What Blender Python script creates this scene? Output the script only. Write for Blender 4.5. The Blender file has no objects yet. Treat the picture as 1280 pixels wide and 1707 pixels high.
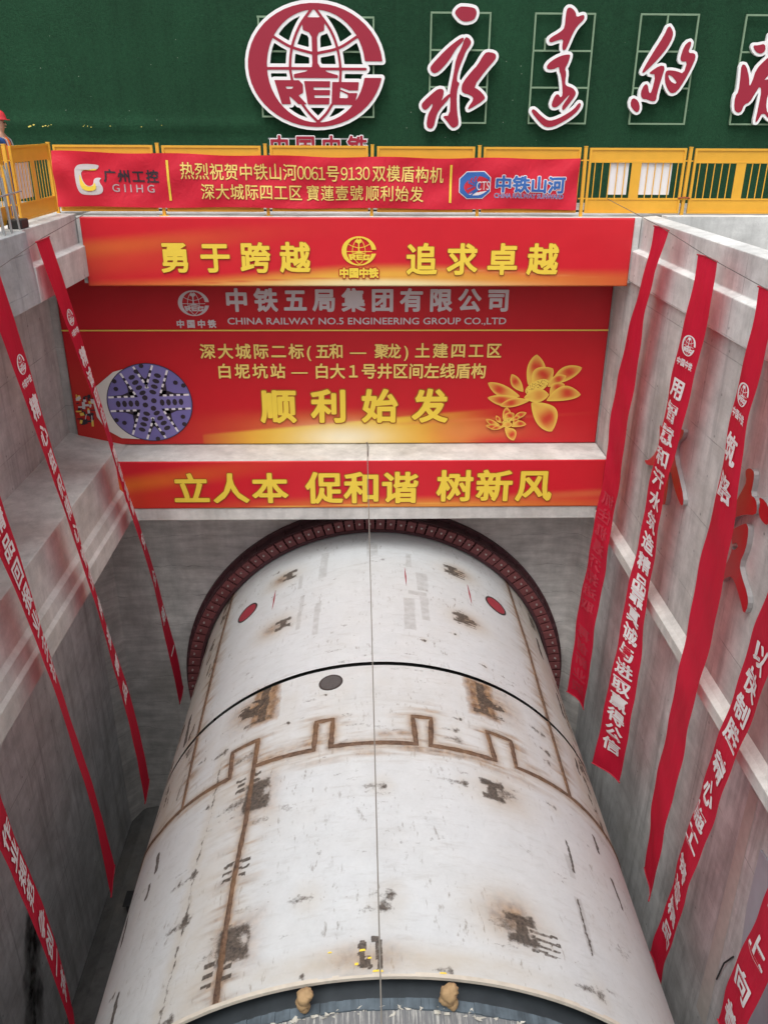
import bpy, bmesh, math, random
import numpy as np
from mathutils import Vector, Matrix, Euler
random.seed(7); rng = np.random.RandomState(11)
S = bpy.context.scene
COL = S.collection
R = math.radians

# ------------------------------------------------------------------ camera
cam = bpy.data.cameras.new('camera'); co = bpy.data.objects.new('camera', cam); COL.objects.link(co)
p_, y_, r_ = math.atan(644.5/1400), R(1.5), 0.005
fw = Vector((math.sin(y_)*math.cos(p_), math.cos(y_)*math.cos(p_), -math.sin(p_)))
rt = Vector((math.cos(y_), -math.sin(y_), 0)); up = rt.cross(fw)
rt2 = rt*math.cos(r_)+up*math.sin(r_); up2 = up*math.cos(r_)-rt*math.sin(r_)
co.matrix_world = Matrix(((rt2.x, up2.x, -fw.x, 0), (rt2.y, up2.y, -fw.y, 0), (rt2.z, up2.z, -fw.z, 0), (0, 0, 0, 1)))
cam.sensor_fit = 'VERTICAL'; cam.sensor_height = 36.0; cam.lens = 36.0*1400/1707
cam.clip_start = 0.05; cam.clip_end = 800
S.camera = co

# ------------------------------------------------------------------ sky and sun (overcast)
SUN_EL, SUN_ROT = R(66), R(205)
w = bpy.data.worlds.new('World'); S.world = w; w.use_nodes = True
nt = w.node_tree; nt.nodes.clear()
sky = nt.nodes.new('ShaderNodeTexSky'); sky.sky_type = 'NISHITA'; sky.sun_disc = False
sky.sun_elevation = SUN_EL; sky.sun_rotation = SUN_ROT; sky.dust_density = 4.0; sky.air_density = 1.0; sky.ozone_density = 1.0
hs = nt.nodes.new('ShaderNodeHueSaturation'); hs.inputs['Saturation'].default_value = 0.22
bg = nt.nodes.new('ShaderNodeBackground'); bg.inputs['Strength'].default_value = 0.15
wo = nt.nodes.new('ShaderNodeOutputWorld')
nt.links.new(sky.outputs[0], hs.inputs['Color']); nt.links.new(hs.outputs[0], bg.inputs[0]); nt.links.new(bg.outputs[0], wo.inputs[0])
sl = bpy.data.lights.new('sun', 'SUN'); sl.energy = 1.1; sl.angle = R(40); sl.color = (1, .985, .96)
so = bpy.data.objects.new('sun', sl); COL.objects.link(so)
sd = Vector((math.sin(SUN_ROT)*math.cos(SUN_EL), math.cos(SUN_ROT)*math.cos(SUN_EL), math.sin(SUN_EL)))
so.rotation_euler = sd.to_track_quat('Z', 'Y').to_euler(); so.location = (0, 0, 40)
vs = S.view_settings; vs.view_transform = 'Standard'; vs.look = 'None'; vs.gamma = 1; vs.use_curve_mapping = False
vs.exposure = 0.5

# ------------------------------------------------------------------ helpers: objects
def tag(o, label=None, cat=None, group=None, kind=None):
    if label: o['label'] = label
    if cat: o['category'] = cat
    if group: o['group'] = group
    if kind: o['kind'] = kind
    return o

def thing(name, label, cat, loc=(0, 0, 0), group=None):
    o = bpy.data.objects.new(name, None); COL.objects.link(o); o.location = loc; o.empty_display_size = .2
    return tag(o, label, cat, group)

def put(o, parent=None):
    COL.objects.link(o)
    if parent is not None:
        o.parent = parent; o.matrix_parent_inverse = Matrix.Translation(-root_loc(parent))
    return o

def root_loc(p):
    v = Vector(p.location)
    return v

def mesh(name, V, F, mat, parent=None, smooth=False, mats=None, fm=None):
    me = bpy.data.meshes.new(name)
    me.from_pydata([tuple(v) for v in V], [], [tuple(f) for f in F])
    for m in (mats or [mat]): me.materials.append(m)
    if fm is not None: me.polygons.foreach_set('material_index', np.array(fm, dtype=np.int32))
    if smooth: me.polygons.foreach_set('use_smooth', np.ones(len(me.polygons), dtype=bool))
    me.update()
    return put(bpy.data.objects.new(name, me), parent)

class MB:
    """collects shapes, then links them as ONE mesh object"""
    def __init__(s): s.V = []; s.F = []; s.M = []
    def add(s, V, F, m=0):
        b = len(s.V); s.V += [tuple(v) for v in V]; s.F += [tuple(i+b for i in f) for f in F]; s.M += [m]*len(F)
    def box(s, a, b, m=0):
        (x0, y0, z0), (x1, y1, z1) = a, b
        s.add([(x0, y0, z0), (x1, y0, z0), (x1, y1, z0), (x0, y1, z0), (x0, y0, z1), (x1, y0, z1), (x1, y1, z1), (x0, y1, z1)],
              [(0, 3, 2, 1), (4, 5, 6, 7), (0, 1, 5, 4), (1, 2, 6, 5), (2, 3, 7, 6), (3, 0, 4, 7)], m)
    def tube(s, pts, r, n=8, m=0):
        pts = [Vector(p) for p in pts]; V = []; F = []
        for i, p in enumerate(pts):
            t = (pts[min(i+1, len(pts)-1)]-pts[max(i-1, 0)]).normalized()
            a = t.orthogonal().normalized() if i == 0 else (a-t*a.dot(t)).normalized()
            b = t.cross(a); rr = r[i] if isinstance(r, (list, tuple)) else r
            for k in range(n):
                an = 2*math.pi*k/n; V.append(p+(a*math.cos(an)+b*math.sin(an))*rr)
        for i in range(len(pts)-1):
            for k in range(n):
                F.append((i*n+k, i*n+(k+1) % n, (i+1)*n+(k+1) % n, (i+1)*n+k))
        F.append(tuple(range(n))[::-1]); F.append(tuple((len(pts)-1)*n+k for k in range(n)))
        s.add(V, F, m)
    def prism_y(s, prof, y0, y1, ny=1, m=0):
        """closed (x,z) profile swept along y"""
        n = len(prof); V = []; F = []
        for i in range(ny+1):
            y = y0+(y1-y0)*i/ny
            V += [(x, y, z) for x, z in prof]
        for i in range(ny):
            for k in range(n):
                F.append((i*n+k, i*n+(k+1) % n, (i+1)*n+(k+1) % n, (i+1)*n+k))
        F.append(tuple(range(n))); F.append(tuple(ny*n+k for k in range(n))[::-1])
        s.add(V, F, m)
    def build(s, name, mat, parent=None, smooth=False, mats=None, bevel=0):
        o = mesh(name, s.V, s.F, mat, parent, smooth, mats, s.M)
        bm = bmesh.new(); bm.from_mesh(o.data); bmesh.ops.recalc_face_normals(bm, faces=bm.faces); bm.to_mesh(o.data); bm.free()
        if bevel:
            b = o.modifiers.new('bevel', 'BEVEL'); b.width = bevel; b.segments = 2; b.limit_method = 'ANGLE'; b.angle_limit = R(40)
        return o

def copy_tree(o, parent=None):
    c = o.copy(); COL.objects.link(c)
    if parent is not None: c.parent = parent; c.matrix_parent_inverse = o.matrix_parent_inverse.copy()
    for ch in list(o.children): copy_tree(ch, c)
    return c

# ------------------------------------------------------------------ helpers: materials
class G:
    def __init__(s, name):
        s.m = bpy.data.materials.new(name); s.m.use_nodes = True; s.t = s.m.node_tree
        s.b = s.t.nodes['Principled BSDF']; s.out = s.t.nodes['Material Output']
    def n(s, typ, **kw):
        nd = s.t.nodes.new('ShaderNode'+typ)
        for k, v in kw.items():
            if k.startswith('_'): setattr(nd, k[1:], v)
            else: s.set(nd.inputs[int(k[1:]) if k[0] == 'i' and k[1:].isdigit() else k.replace('__', ' ')], v)
        return nd
    def set(s, sock, v):
        if isinstance(v, bpy.types.NodeSocket): s.t.links.new(v, sock)
        elif isinstance(v, (tuple, list)) and len(v) == 3 and sock.type == 'RGBA': sock.default_value = (*v, 1)
        else: sock.default_value = v
    def math(s, op, a, b=0.0, c=None, clamp=False):
        nd = s.n('Math', _operation=op, i0=a, i1=b); nd.use_clamp = clamp
        if c is not None: s.set(nd.inputs[2], c)
        return nd.outputs[0]
    def mix(s, f, a, b, typ='MIX'):
        nd = s.n('MixRGB', _blend_type=typ, i0=f, i1=a, i2=b); return nd.outputs[0]
    def ramp(s, f, stops):
        nd = s.n('ValToRGB', i0=f); e = nd.color_ramp.elements
        while len(e) < len(stops): e.new(0.5)
        for i, (p, c) in enumerate(stops):
            e[i].position = p; e[i].color = (c, c, c, 1) if isinstance(c, (int, float)) else (*c, 1)
        return nd.outputs[0]
    def noise(s, vec, scale, detail=4, rough=.55, dist=0.0):
        return s.n('TexNoise', Vector=vec, Scale=scale, Detail=detail, Roughness=rough, Distortion=dist).outputs[0]
    def pos(s, sc=(1, 1, 1)):
        g = s.n('NewGeometry').outputs['Position']
        if sc == (1, 1, 1): return g
        return s.n('Mapping', Vector=g, Scale=sc).outputs[0]
    def bump(s, h, strength=.3, dist=.02, normal=None):
        nd = s.n('Bump', Strength=strength, Distance=dist, Height=h)
        if normal is not None: s.set(nd.inputs['Normal'], normal)
        s.set(s.b.inputs['Normal'], nd.outputs[0]); return nd.outputs[0]
    def base(s, c, rough=.6, metal=0.0, spec=None):
        s.set(s.b.inputs['Base Color'], c); s.set(s.b.inputs['Roughness'], rough); s.set(s.b.inputs['Metallic'], metal)
        if spec is not None: s.b.inputs['Specular IOR Level'].default_value = spec
        return s.m

def plain(name, c, rough=.6, var=.12, metal=0.0, scale=6.0, bump=0.0, spec=None):
    g = G(name); n = g.noise(g.pos(), scale, 5)
    f = g.math('MULTIPLY_ADD', n, 2*var, 1-var)
    col = g.mix(1.0, c, g.n('CombineXYZ', X=f, Y=f, Z=f).outputs[0], 'MULTIPLY')
    if bump: g.bump(g.noise(g.pos(), scale*6, 4), bump, .01)
    return g.base(col, rough, metal, spec)

def concrete(name, base=(.36, .35, .33), dark=.62, seam=(0, 0, 0), tint=(.30, .27, .22), along='Y', rough=.85, streak=.5, wob_=.05, lay=.34):
    g = G(name); P = g.pos()
    big = g.noise(P, .45, 5, .6); mid = g.noise(P, 2.6, 7, .62); fine = g.noise(P, 26, 5, .6)
    st = g.noise(g.pos((2.2, 2.2, .16)), 1.6, 6, .62)
    brush = g.noise(g.pos((.5, .35, 3.5)), 2.2, 5, .6)
    v = g.math('MULTIPLY_ADD', big, .80, .60)
    v = g.math('MULTIPLY', v, g.math('MULTIPLY_ADD', mid, .8, .60))
    v = g.math('MULTIPLY', v, g.math('MULTIPLY_ADD', fine, .22, .89))
    v = g.math('MULTIPLY', v, g.math('MULTIPLY_ADD', brush, lay, 1-lay/2))
    col = g.mix(1.0, base, g.n('CombineXYZ', X=v, Y=v, Z=v).outputs[0], 'MULTIPLY')
    sm = g.ramp(st, [(.50, 0.0), (.72, 1.0)])
    col = g.mix(g.math('MULTIPLY', sm, streak), col, tuple(c*dark*.6 for c in base))
    eff = g.ramp(g.noise(g.pos((1, 1, .5)), 1.3, 7, .65), [(.56, 0.0), (.70, 1.0)])
    col = g.mix(g.math('MULTIPLY', eff, .45), col, tuple(min(1, c*1.45) for c in base))
    tn = g.ramp(g.noise(P, .8, 5, .6), [(.5, 0.0), (.75, 1.0)])
    col = g.mix(g.math('MULTIPLY', tn, .35), col, tint)
    hgt = g.math('ADD', g.math('MULTIPLY', mid, .6), g.math('MULTIPLY', fine, .35))
    sep = g.n('SeparateXYZ', i0=P)
    wob = g.math('MULTIPLY_ADD', g.noise(P, .9, 5, .6), wob_, -wob_/2)
    for ax, step in zip('XYZ', seam):
        if not step: continue
        c = g.math('ADD', sep.outputs[ax], wob)
        f = g.math('ABSOLUTE', g.math('SUBTRACT', g.math('FRACT', g.math('DIVIDE', g.math('ADD', c, 100.35), step)), .5))
        ln = g.math('LESS_THAN', g.math('SUBTRACT', .5, f), .009/step)
        ln = g.math('MULTIPLY', ln, g.ramp(g.noise(P, 1.7, 3), [(.42, .15), (.6, 1.0)]))
        col = g.mix(g.math('MULTIPLY', ln, .6), col, tuple(c*.38 for c in base))
        hgt = g.math('SUBTRACT', hgt, g.math('MULTIPLY', ln, .5))
    if seam[1]:
        hy = g.math('SUBTRACT', g.math('FRACT', g.math('DIVIDE', g.math('ADD', sep.outputs['Y'], 100.0), seam[1]/3)), .5); hz = g.math('SUBTRACT', g.math('FRACT', g.math('DIVIDE', g.math('ADD', sep.outputs['Z'], 100.6), seam[2]/2)), .5)
        dd = g.math('SQRT', g.math('ADD', g.math('POWER', g.math('MULTIPLY', hy, seam[1]/3), 2.0), g.math('POWER', g.math('MULTIPLY', hz, seam[2]/2), 2.0)))
        th = g.math('MULTIPLY', g.math('LESS_THAN', dd, .022), g.ramp(g.noise(P, .7, 2), [(.40, .0), (.55, 1.0)]))
        col = g.mix(g.math('MULTIPLY', th, .65), col, tuple(c*.33 for c in base))
    # blow holes and chips
    vor = g.n('TexVoronoi', Vector=P, Scale=9.0, Randomness=1.0).outputs['Distance']
    hole = g.math('MULTIPLY', g.math('LESS_THAN', vor, .055), g.math('GREATER_THAN', g.noise(P, 2.1, 2), .56))
    col = g.mix(g.math('MULTIPLY', hole, .7), col, tuple(c*.3 for c in base))
    g.bump(hgt, .35, .02)
    return g.base(col, rough, 0.0, .3)

M = {}
M['conc'] = concrete('pale concrete', (.62, .62, .60), seam=(0, 2.4, 1.5), streak=.35, tint=(.44, .42, .38))
M['conc_wall'] = concrete('form marked wall concrete', (.50, .485, .465), seam=(0, 2.1, 1.35), streak=.55)
M['conc_low'] = concrete('lower wall concrete', (.60, .605, .60), seam=(0, 2.6, 1.7), streak=.6, tint=(.2, .19, .16))  # lower side walls: lighter base than the upper walls, darker tint patches
M['conc_back'] = concrete('lower back wall concrete', (.55, .535, .51), seam=(0, 0, .85), wob_=.45, streak=.22, lay=.9, tint=(.20, .18, .14))  # lower end wall: wavy level lines and darker tint patches
M['conc_beam'] = concrete('smooth beam concrete', (.58, .57, .54), seam=(0, 0, 0), streak=.25, tint=(.46, .41, .33))
M['conc_blue'] = concrete('fresh grey concrete', (.42, .44, .45), seam=(0, 0, .6), streak=.3)
M['conc_cradle'] = concrete('dark grey concrete', (.16, .16, .155), streak=.4)  # dark grey base for the cradle
M['floor'] = concrete('muddy floor', (.30, .28, .255), seam=(0, 0, 0), streak=.2)
M['ground'] = concrete('site ground', (.30, .28, .25), streak=.1)
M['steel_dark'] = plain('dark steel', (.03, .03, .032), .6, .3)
M['galv'] = plain('galvanised steel', (.42, .44, .45), .45, .2, .6, 20)
M['wire'] = plain('wire', (.18, .17, .165), .5, .1, .5)
M['wire_light'] = plain('twine', (.20, .185, .16), .7, .1)
M['yellow'] = plain('yellow enamel', (.78, .40, .035), .42, .10, 0, 5)
M['turf'] = None
M['white'] = plain('white plate', (.80, .79, .80), .5, .04, 0, 3)
M['p_white'] = plain('white print', (.80, .76, .77), .6, .03)
M['p_yellow'] = plain('yellow print', (.86, .63, .06), .55, .03)
M['p_pale'] = plain('pale yellow print', (.85, .62, .16), .55, .03)
M['p_gold'] = plain('gold print', (.84, .60, .10), .55, .05)
M['p_silver'] = plain('silver print', (.62, .58, .58), .55, .05)
M['p_dkred'] = plain('dark red outline print', (.30, .02, .01), .55, .03)
M['p_brown'] = plain('brown outline print', (.36, .10, .01), .55, .03)
M['p_ink'] = plain('near black print', (.03, .02, .03), .55, .03)
M['p_greytx'] = plain('grey print', (.45, .35, .36), .55, .03)
M['p_blue'] = plain('blue print', (.03, .13, .42), .55, .03)
M['sign_red'] = plain('sign red', (.33, .012, .036), .35, .06, 0, 2)
M['sign_white'] = plain('sign white', (.88, .88, .88), .4, .05, 0, 3)
M['letter_red'] = plain('letter red', (.46, .008, .016), .4, .05)
M['letter_side'] = plain('letter steel', (.50, .50, .50), .35, .12, .7)
M['frame_green'] = plain('painted frame', (.20, .30, .19), .5, .15)
M['ring'] = plain('red oxide', (.085, .034, .034), .7, .35, 0, 9, .2)
M['ring_rim'] = plain('dark red oxide', (.065, .022, .026), .7, .35, 0, 7)
M['ring_flap'] = plain('red oxide flap', (.19, .058, .060), .6, .3, 0, 9, .15)
M['bolt'] = plain('bright bolt', (.55, .5, .48), .4, .1, .6)
M['rubber'] = plain('black seal', (.012, .013, .013), .6, .3)
M['foam'] = plain('tan foam', (.38, .25, .125), .8, .25, 0, 8, .5)
M['skin'] = plain('skin', (.45, .26, .18), .55, .05)
M['hair'] = plain('hair', (.015, .013, .012), .5, .1)
M['helmet'] = plain('helmet red', (.55, .03, .04), .25, .04)
M['vest'] = plain('orange vest', (.90, .20, .05), .7, .08)
M['reflect'] = plain('grey reflective tape', (.33, .33, .33), .3, .1)
M['blue_cloth'] = plain('blue overalls', (.02, .08, .28), .8, .12)
M['boots'] = plain('boots', (.03, .025, .02), .6, .1)
M['plastic'] = plain('bluish plastic', (.40, .41, .46), .5, .15, 0, 4)
M['cover_red'] = plain('red plug', (.30, .03, .045), .5, .25, 0, 12)
M['cover_grey'] = plain('grey plug', (.075, .068, .066), .7, .4, 0, 25)
M['purple'] = plain('purple print', (.17, .145, .38), .55, .12, 0, 4)
M['purple_lt'] = plain('light purple print', (.21, .18, .43), .55, .08, 0, 4)
M['tbm_white'] = plain('pale print', (.74, .70, .64), .55, .08, 0, 2)
M['scrap'] = plain('yellow scraps', (.50, .42, .06), .6, .1)
M['soot'] = None

def turf_mat():
    g = G('artificial turf'); P = g.pos()
    f = g.noise(P, 70, 4, .7); m = g.noise(P, 16, 5, .65); b = g.noise(P, .5, 4, .6); st = g.noise(g.pos((6, 1, .25)), 1.2, 4)
    v = g.math('MULTIPLY', g.math('MULTIPLY_ADD', f, 2.0, .0), g.math('MULTIPLY_ADD', m, .9, .55))
    v = g.math('MULTIPLY', v, g.math('MULTIPLY_ADD', b, .8, .6)); v = g.math('MULTIPLY', v, g.math('MULTIPLY_ADD', st, .35, .82))
    col = g.mix(1.0, (.0135, .062, .028), g.n('CombineXYZ', X=v, Y=v, Z=v).outputs[0], 'MULTIPLY')
    vor = g.n('TexVoronoi', Vector=P, Scale=5.5).outputs['Distance']
    sp = g.math('MULTIPLY', g.math('LESS_THAN', vor, .055), g.math('GREATER_THAN', g.noise(P, 4, 2), .57))
    col = g.mix(g.math('MULTIPLY', sp, .7), col, (.35, .40, .33))
    g.bump(g.math('ADD', f, g.math('MULTIPLY', m, .6)), .9, .03)
    return g.base(col, .8, 0, .2)
M['turf'] = turf_mat()

def cloth_mat(name, c=(.78, .020, .062), trans=.5):
    g = G(name); P = g.pos()
    n = g.noise(g.pos((1, 1, .3)), 3, 4); v = g.math('MULTIPLY_ADD', n, .24, .88)
    col = g.mix(1.0, c, g.n('CombineXYZ', X=v, Y=v, Z=v).outputs[0], 'MULTIPLY')
    g.set(g.b.inputs['Base Color'], col); g.b.inputs['Roughness'].default_value = .55; g.b.inputs['Specular IOR Level'].default_value = .3
    tr = g.n('BsdfTranslucent', Color=col)
    mx = g.n('MixShader', i0=trans, i1=g.b.outputs[0], i2=tr.outputs[0])
    g.t.links.new(mx.outputs[0], g.out.inputs[0])
    bp = g.n('Bump', Strength=.5, Distance=.04, Height=g.noise(g.pos((1, 3, .6)), 3.0, 4, .6, 1.2))
    g.set(g.b.inputs['Normal'], bp.outputs[0])
    return g.m
M['cloth'] = cloth_mat('translucent red cloth')
M['vinyl'] = cloth_mat('red vinyl', (.66, .02, .045), .12)

def print_mat(name, rough=.42):
    g = G(name); a = g.n('VertexColor', _layer_name='art').outputs[0]
    n = g.noise(g.pos(), 2.2, 4); v = g.math('MULTIPLY_ADD', n, .14, .93)
    col = g.mix(1.0, a, g.n('CombineXYZ', X=v, Y=v, Z=v).outputs[0], 'MULTIPLY')
    g.bump(g.noise(g.pos((.7, .7, .9)), 1.6, 3), .18, .05)
    return g.base(col, rough, 0, .4)
M['print'] = print_mat('printed vinyl')

def shield_mat():
    g = G('weathered white paint'); P = g.pos()
    at = lambda n: g.n('Attribute', _attribute_name=n).outputs['Fac']
    rust, dark, grime, tape = at('rust'), at('dark'), at('grime'), at('tape')
    mid = g.noise(P, 3.2, 8, .65); fine = g.noise(P, 22, 6, .65); big = g.noise(P, .5, 4)
    smear = g.noise(g.pos((.9, 3.5, .9)), 2.6, 7, .68)
    v = g.math('MULTIPLY', g.math('MULTIPLY_ADD', mid, .26, .87), g.math('MULTIPLY_ADD', fine, .16, .92))
    col = g.mix(1.0, (.535, .56, .57), g.n('CombineXYZ', X=v, Y=v, Z=v).outputs[0], 'MULTIPLY')
    # grey scuffs and brushed smears
    sc = g.ramp(smear, [(.54, 0.0), (.74, 1.0)])
    col = g.mix(g.math('MULTIPLY', sc, .42), col, (.34, .335, .32))
    sc2 = g.ramp(g.noise(g.pos((2.6, .7, 2.6)), 5.5, 6, .7), [(.585, 0.0), (.66, 1.0)])
    sc2 = g.math('MULTIPLY', sc2, g.ramp(g.noise(P, .9, 3), [(.42, 0.0), (.58, 1.0)]))
    col = g.mix(g.math('MULTIPLY', sc2, .7), col, (.17, .155, .135))
    vor = g.n('TexVoronoi', Vector=P, Scale=7.0).outputs['Distance']
    spk = g.math('MULTIPLY', g.math('LESS_THAN', g.math('ADD', vor, g.math('MULTIPLY', fine, .10)), .105), g.math('GREATER_THAN', g.noise(P, 1.2, 3), .53))
    col = g.mix(g.math('MULTIPLY', spk, .75), col, (.12, .10, .085))
    # grime film
    gm = g.math('MULTIPLY', grime, g.math('MULTIPLY_ADD', g.noise(g.pos((1, 2.2, 1)), 2.0, 6, .65), 1.6, .15), clamp=True)
    col = g.mix(g.math('MULTIPLY', gm, .8, clamp=True), col, (.45, .40, .32))
    # tape marks: grey translucent residue
    tm = g.math('MULTIPLY', tape, g.ramp(g.noise(P, 6, 4, .6), [(.30, .25), (.60, .8)]))
    col = g.mix(g.math('MULTIPLY', tm, .55), col, (.24, .23, .215))
    # rust
    rn = g.noise(g.pos((1.6, 1.0, 1.6)), 6.0, 7, .7)
    rf = g.math('MULTIPLY', rust, g.math('MULTIPLY_ADD', rn, 1.5, .28), clamp=True)
    rc = g.mix(g.ramp(g.noise(P, 9, 5), [(.35, 0.0), (.65, 1.0)]), (.14, .08, .048), (.34, .215, .12))
    col = g.mix(g.math('POWER', rf, .85), col, rc)
    dn = g.math('ADD', dark, g.math('MULTIPLY_ADD', g.noise(g.pos((1.5, 1.5, 1.5)), 12, 6, .7), .9, -.45))
    df = g.ramp(dn, [(.36, 0.0), (.50, .55), (.64, 1.0)])
    dc = g.mix(g.ramp(fine, [(.35, 0.0), (.65, 1.0)]), (.022, .017, .014), (.105, .08, .062))
    col = g.mix(g.math('MULTIPLY', df, .92), col, dc)
    g.bump(g.math('ADD', g.math('MULTIPLY', mid, .5), g.math('MULTIPLY', df, -.3)), .18, .03)
    rg = g.math('MULTIPLY_ADD', g.math('MAXIMUM', rf, df), .4, .48)
    return g.base(col, rg, 0, .35)
M['shield'] = shield_mat()

def weld_mat():
    g = G('rusty weld'); P = g.pos(); n = g.noise(P, 11, 6, .7); n2 = g.noise(P, 2.0, 4)
    col = g.mix(g.ramp(n, [(.3, 0.0), (.7, 1.0)]), (.055, .034, .024), (.20, .125, .085))
    col = g.mix(g.math('MULTIPLY', g.ramp(n2, [(.45, 0.0), (.7, 1.0)]),   .35), col, (.25, .135, .06))
    g.bump(g.noise(P, 40, 4), .6, .01)
    return g.base(col, .9, 0, .2)
M['weld'] = weld_mat()

def segment_mat():
    g = G('grout streaked segment'); P = g.pos()
    n = g.noise(P, 3, 6, .6); dr = g.noise(g.pos((15, .6, .6)), 1.6, 6, .75); ed = g.noise(P, 9, 5)
    v = g.math('MULTIPLY_ADD', n, .5, .7)
    col = g.mix(1.0, (.17, .175, .18), g.n('CombineXYZ', X=v, Y=v, Z=v).outputs[0], 'MULTIPLY')
    d = g.ramp(g.math('ADD', dr, g.math('MULTIPLY_ADD', ed, .14, -.07)), [(.49, 0.0), (.62, 1.0)])
    col = g.mix(g.math('MULTIPLY', d, .75), col, (.55, .54, .50))
    g.bump(d, .3, .02)
    return g.base(col, .8, 0, .3)
M['segment'] = segment_mat()

def strip_mat():
    g = G('blue grey foam blocks'); P = g.pos()
    v = g.math('MULTIPLY_ADD', g.noise(P, 5, 6, .65), 1.3, .35)
    bl = g.noise(g.pos((4, .5, .5)), 2.0, 2)
    v = g.math('MULTIPLY', v, g.math('MULTIPLY_ADD', bl, 1.6, .2))
    col = g.mix(1.0, (.085, .11, .13), g.n('CombineXYZ', X=v, Y=v, Z=v).outputs[0], 'MULTIPLY')
    return g.base(col, .7, 0, .4)
M['strip'] = strip_mat()
M['strip_dark'] = plain('dark greased seal', (.035, .042, .048), .5, .5, 0, 4)

def soot_mat():
    g = G('soot'); a = g.n('Attribute', _attribute_name='soot').outputs['Fac']
    f = g.math('MULTIPLY', a, g.math('MULTIPLY_ADD', g.noise(g.pos(), 6, 5, .65), 1.0, .45), clamp=True)
    g.base((.03, .028, .025), .9, 0, .1); g.set(g.b.inputs['Alpha'], f)
    return g.m
M['soot'] = soot_mat()

# ------------------------------------------------------------------ helpers: 2-D shapes (signed distance -> clean filled mesh)
def chaikin(p, it=2):
    p = np.array(p, float)
    for _ in range(it):
        q = np.roll(p, -1, 0); p = np.stack([.75*p+.25*q, .25*p+.75*q], 1).reshape(-1, 2)
    return p

def seg_dist(X, Y, p, closed):
    d = np.full(X.shape, 1e9); n = len(p)
    for i in range(n if closed else n-1):
        a = p[i]; b = p[(i+1) % n]; ab = b-a; L = ab@ab+1e-12
        t = np.clip(((X-a[0])*ab[0]+(Y-a[1])*ab[1])/L, 0, 1)
        d = np.minimum(d, np.hypot(X-a[0]-t*ab[0], Y-a[1]-t*ab[1]))
    return d

def inside(X, Y, p):
    c = np.zeros(X.shape, bool); n = len(p)
    for i in range(n):
        a = p[i]; b = p[(i+1) % n]
        if a[1] == b[1]: continue
        k = ((a[1] > Y) != (b[1] > Y)) & (X < (b[0]-a[0])*(Y-a[1])/(b[1]-a[1])+a[0]); c ^= k
    return c

def sdf(shapes, X, Y):
    """shapes: ('p', pts[, holes]) filled polygons and ('l', pts, width) strokes"""
    D = np.full(X.shape, 1e9)
    for s in shapes:
        p = np.array(s[1], float)
        if s[0] == 'e':
            d = np.full(X.shape, 1e9); c = np.zeros(X.shape, bool)
            for a, b in s[1]:
                ab = b-a; L = ab@ab+1e-12; t = np.clip(((X-a[0])*ab[0]+(Y-a[1])*ab[1])/L, 0, 1)
                d = np.minimum(d, np.hypot(X-a[0]-t*ab[0], Y-a[1]-t*ab[1]))
                if a[1] != b[1]: c ^= ((a[1] > Y) != (b[1] > Y)) & (X < (b[0]-a[0])*(Y-a[1])/(b[1]-a[1])+a[0])
            D = np.minimum(D, np.where(c, -d, d)); continue
        if s[0] == 'p':
            d = seg_dist(X, Y, p, True); d = np.where(inside(X, Y, p), -d, d)
            for h in (s[2] if len(s) > 2 else []):
                h = np.array(h, float); e = seg_dist(X, Y, h, True); e = np.where(inside(X, Y, h), -e, e); d = np.maximum(d, -e)
        else: d = seg_dist(X, Y, p, False)-s[2]/2
        D = np.minimum(D, d)
    return D

def fill_sdf(shapes, step, off=0.0, fn=None):
    """-> 2-D verts, faces, boundary edges of {sdf < off}"""
    P = np.concatenate([np.array(s[1], float).reshape(-1, 2) for s in shapes]); pad = off+step*2+max([s[2] for s in shapes if s[0] == 'l'] or [0])
    x0, y0 = P.min(0)-pad; x1, y1 = P.max(0)+pad
    xs = np.arange(x0, x1+step, step); ys = np.arange(y0, y1+step, step)
    X, Y = np.meshgrid(xs, ys); D = sdf(shapes, X, Y)-off
    if fn is not None: D = D+fn(X, Y)
    D[D == 0] = 1e-9
    V = []; F = []; E = []; idx = {}
    def gv(i, j):
        k = (i, j)
        if k not in idx: idx[k] = len(V); V.append((xs[j], ys[i]))
        return idx[k]
    def ev(i, j, i2, j2):
        k = (i, j, i2, j2) if (i, j) < (i2, j2) else (i2, j2, i, j)
        if k not in idx:
            a = D[i, j]; b = D[i2, j2]; t = min(max(a/(a-b), .02), .98)
            idx[k] = len(V); V.append((xs[j]+(xs[j2]-xs[j])*t, ys[i]+(ys[i2]-ys[i])*t))
        return idx[k]
    I = D < 0; cnt = I[:-1, :-1].astype(int)+I[1:, :-1]+I[:-1, 1:]+I[1:, 1:]
    for i in range(cnt.shape[0]):
        row = cnt[i]; j = 0
        nz = np.nonzero(row)[0]
        k = 0
        while k < len(nz):
            j = nz[k]
            if row[j] == 4:
                j2 = j
                while k+1 < len(nz) and nz[k+1] == j2+1 and row[j2+1] == 4: k += 1; j2 += 1
                F.append((gv(i, j), gv(i, j2+1), gv(i+1, j2+1), gv(i+1, j)))
            else:
                c = [(i, j), (i, j+1), (i+1, j+1), (i+1, j)]; poly = []; cross = []
                for a in range(4):
                    A = c[a]; B = c[(a+1) % 4]
                    if I[A]: poly.append(gv(*A))
                    if I[A] != I[B]:
                        e = ev(*A, *B); poly.append(e); cross.append((e, I[A]))
                if len(poly) >= 3: F.append(tuple(poly))
                if len(cross) == 2:
                    (e1, ina), (e2, _) = cross
                    E.append((e1, e2) if ina else (e2, e1))
                elif len(cross) == 4:
                    for q in (0, 2):
                        (e1, ina), (e2, _) = cross[q], cross[q+1]; E.append((e1, e2) if ina else (e2, e1))
            k += 1
    return V, F, E

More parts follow.
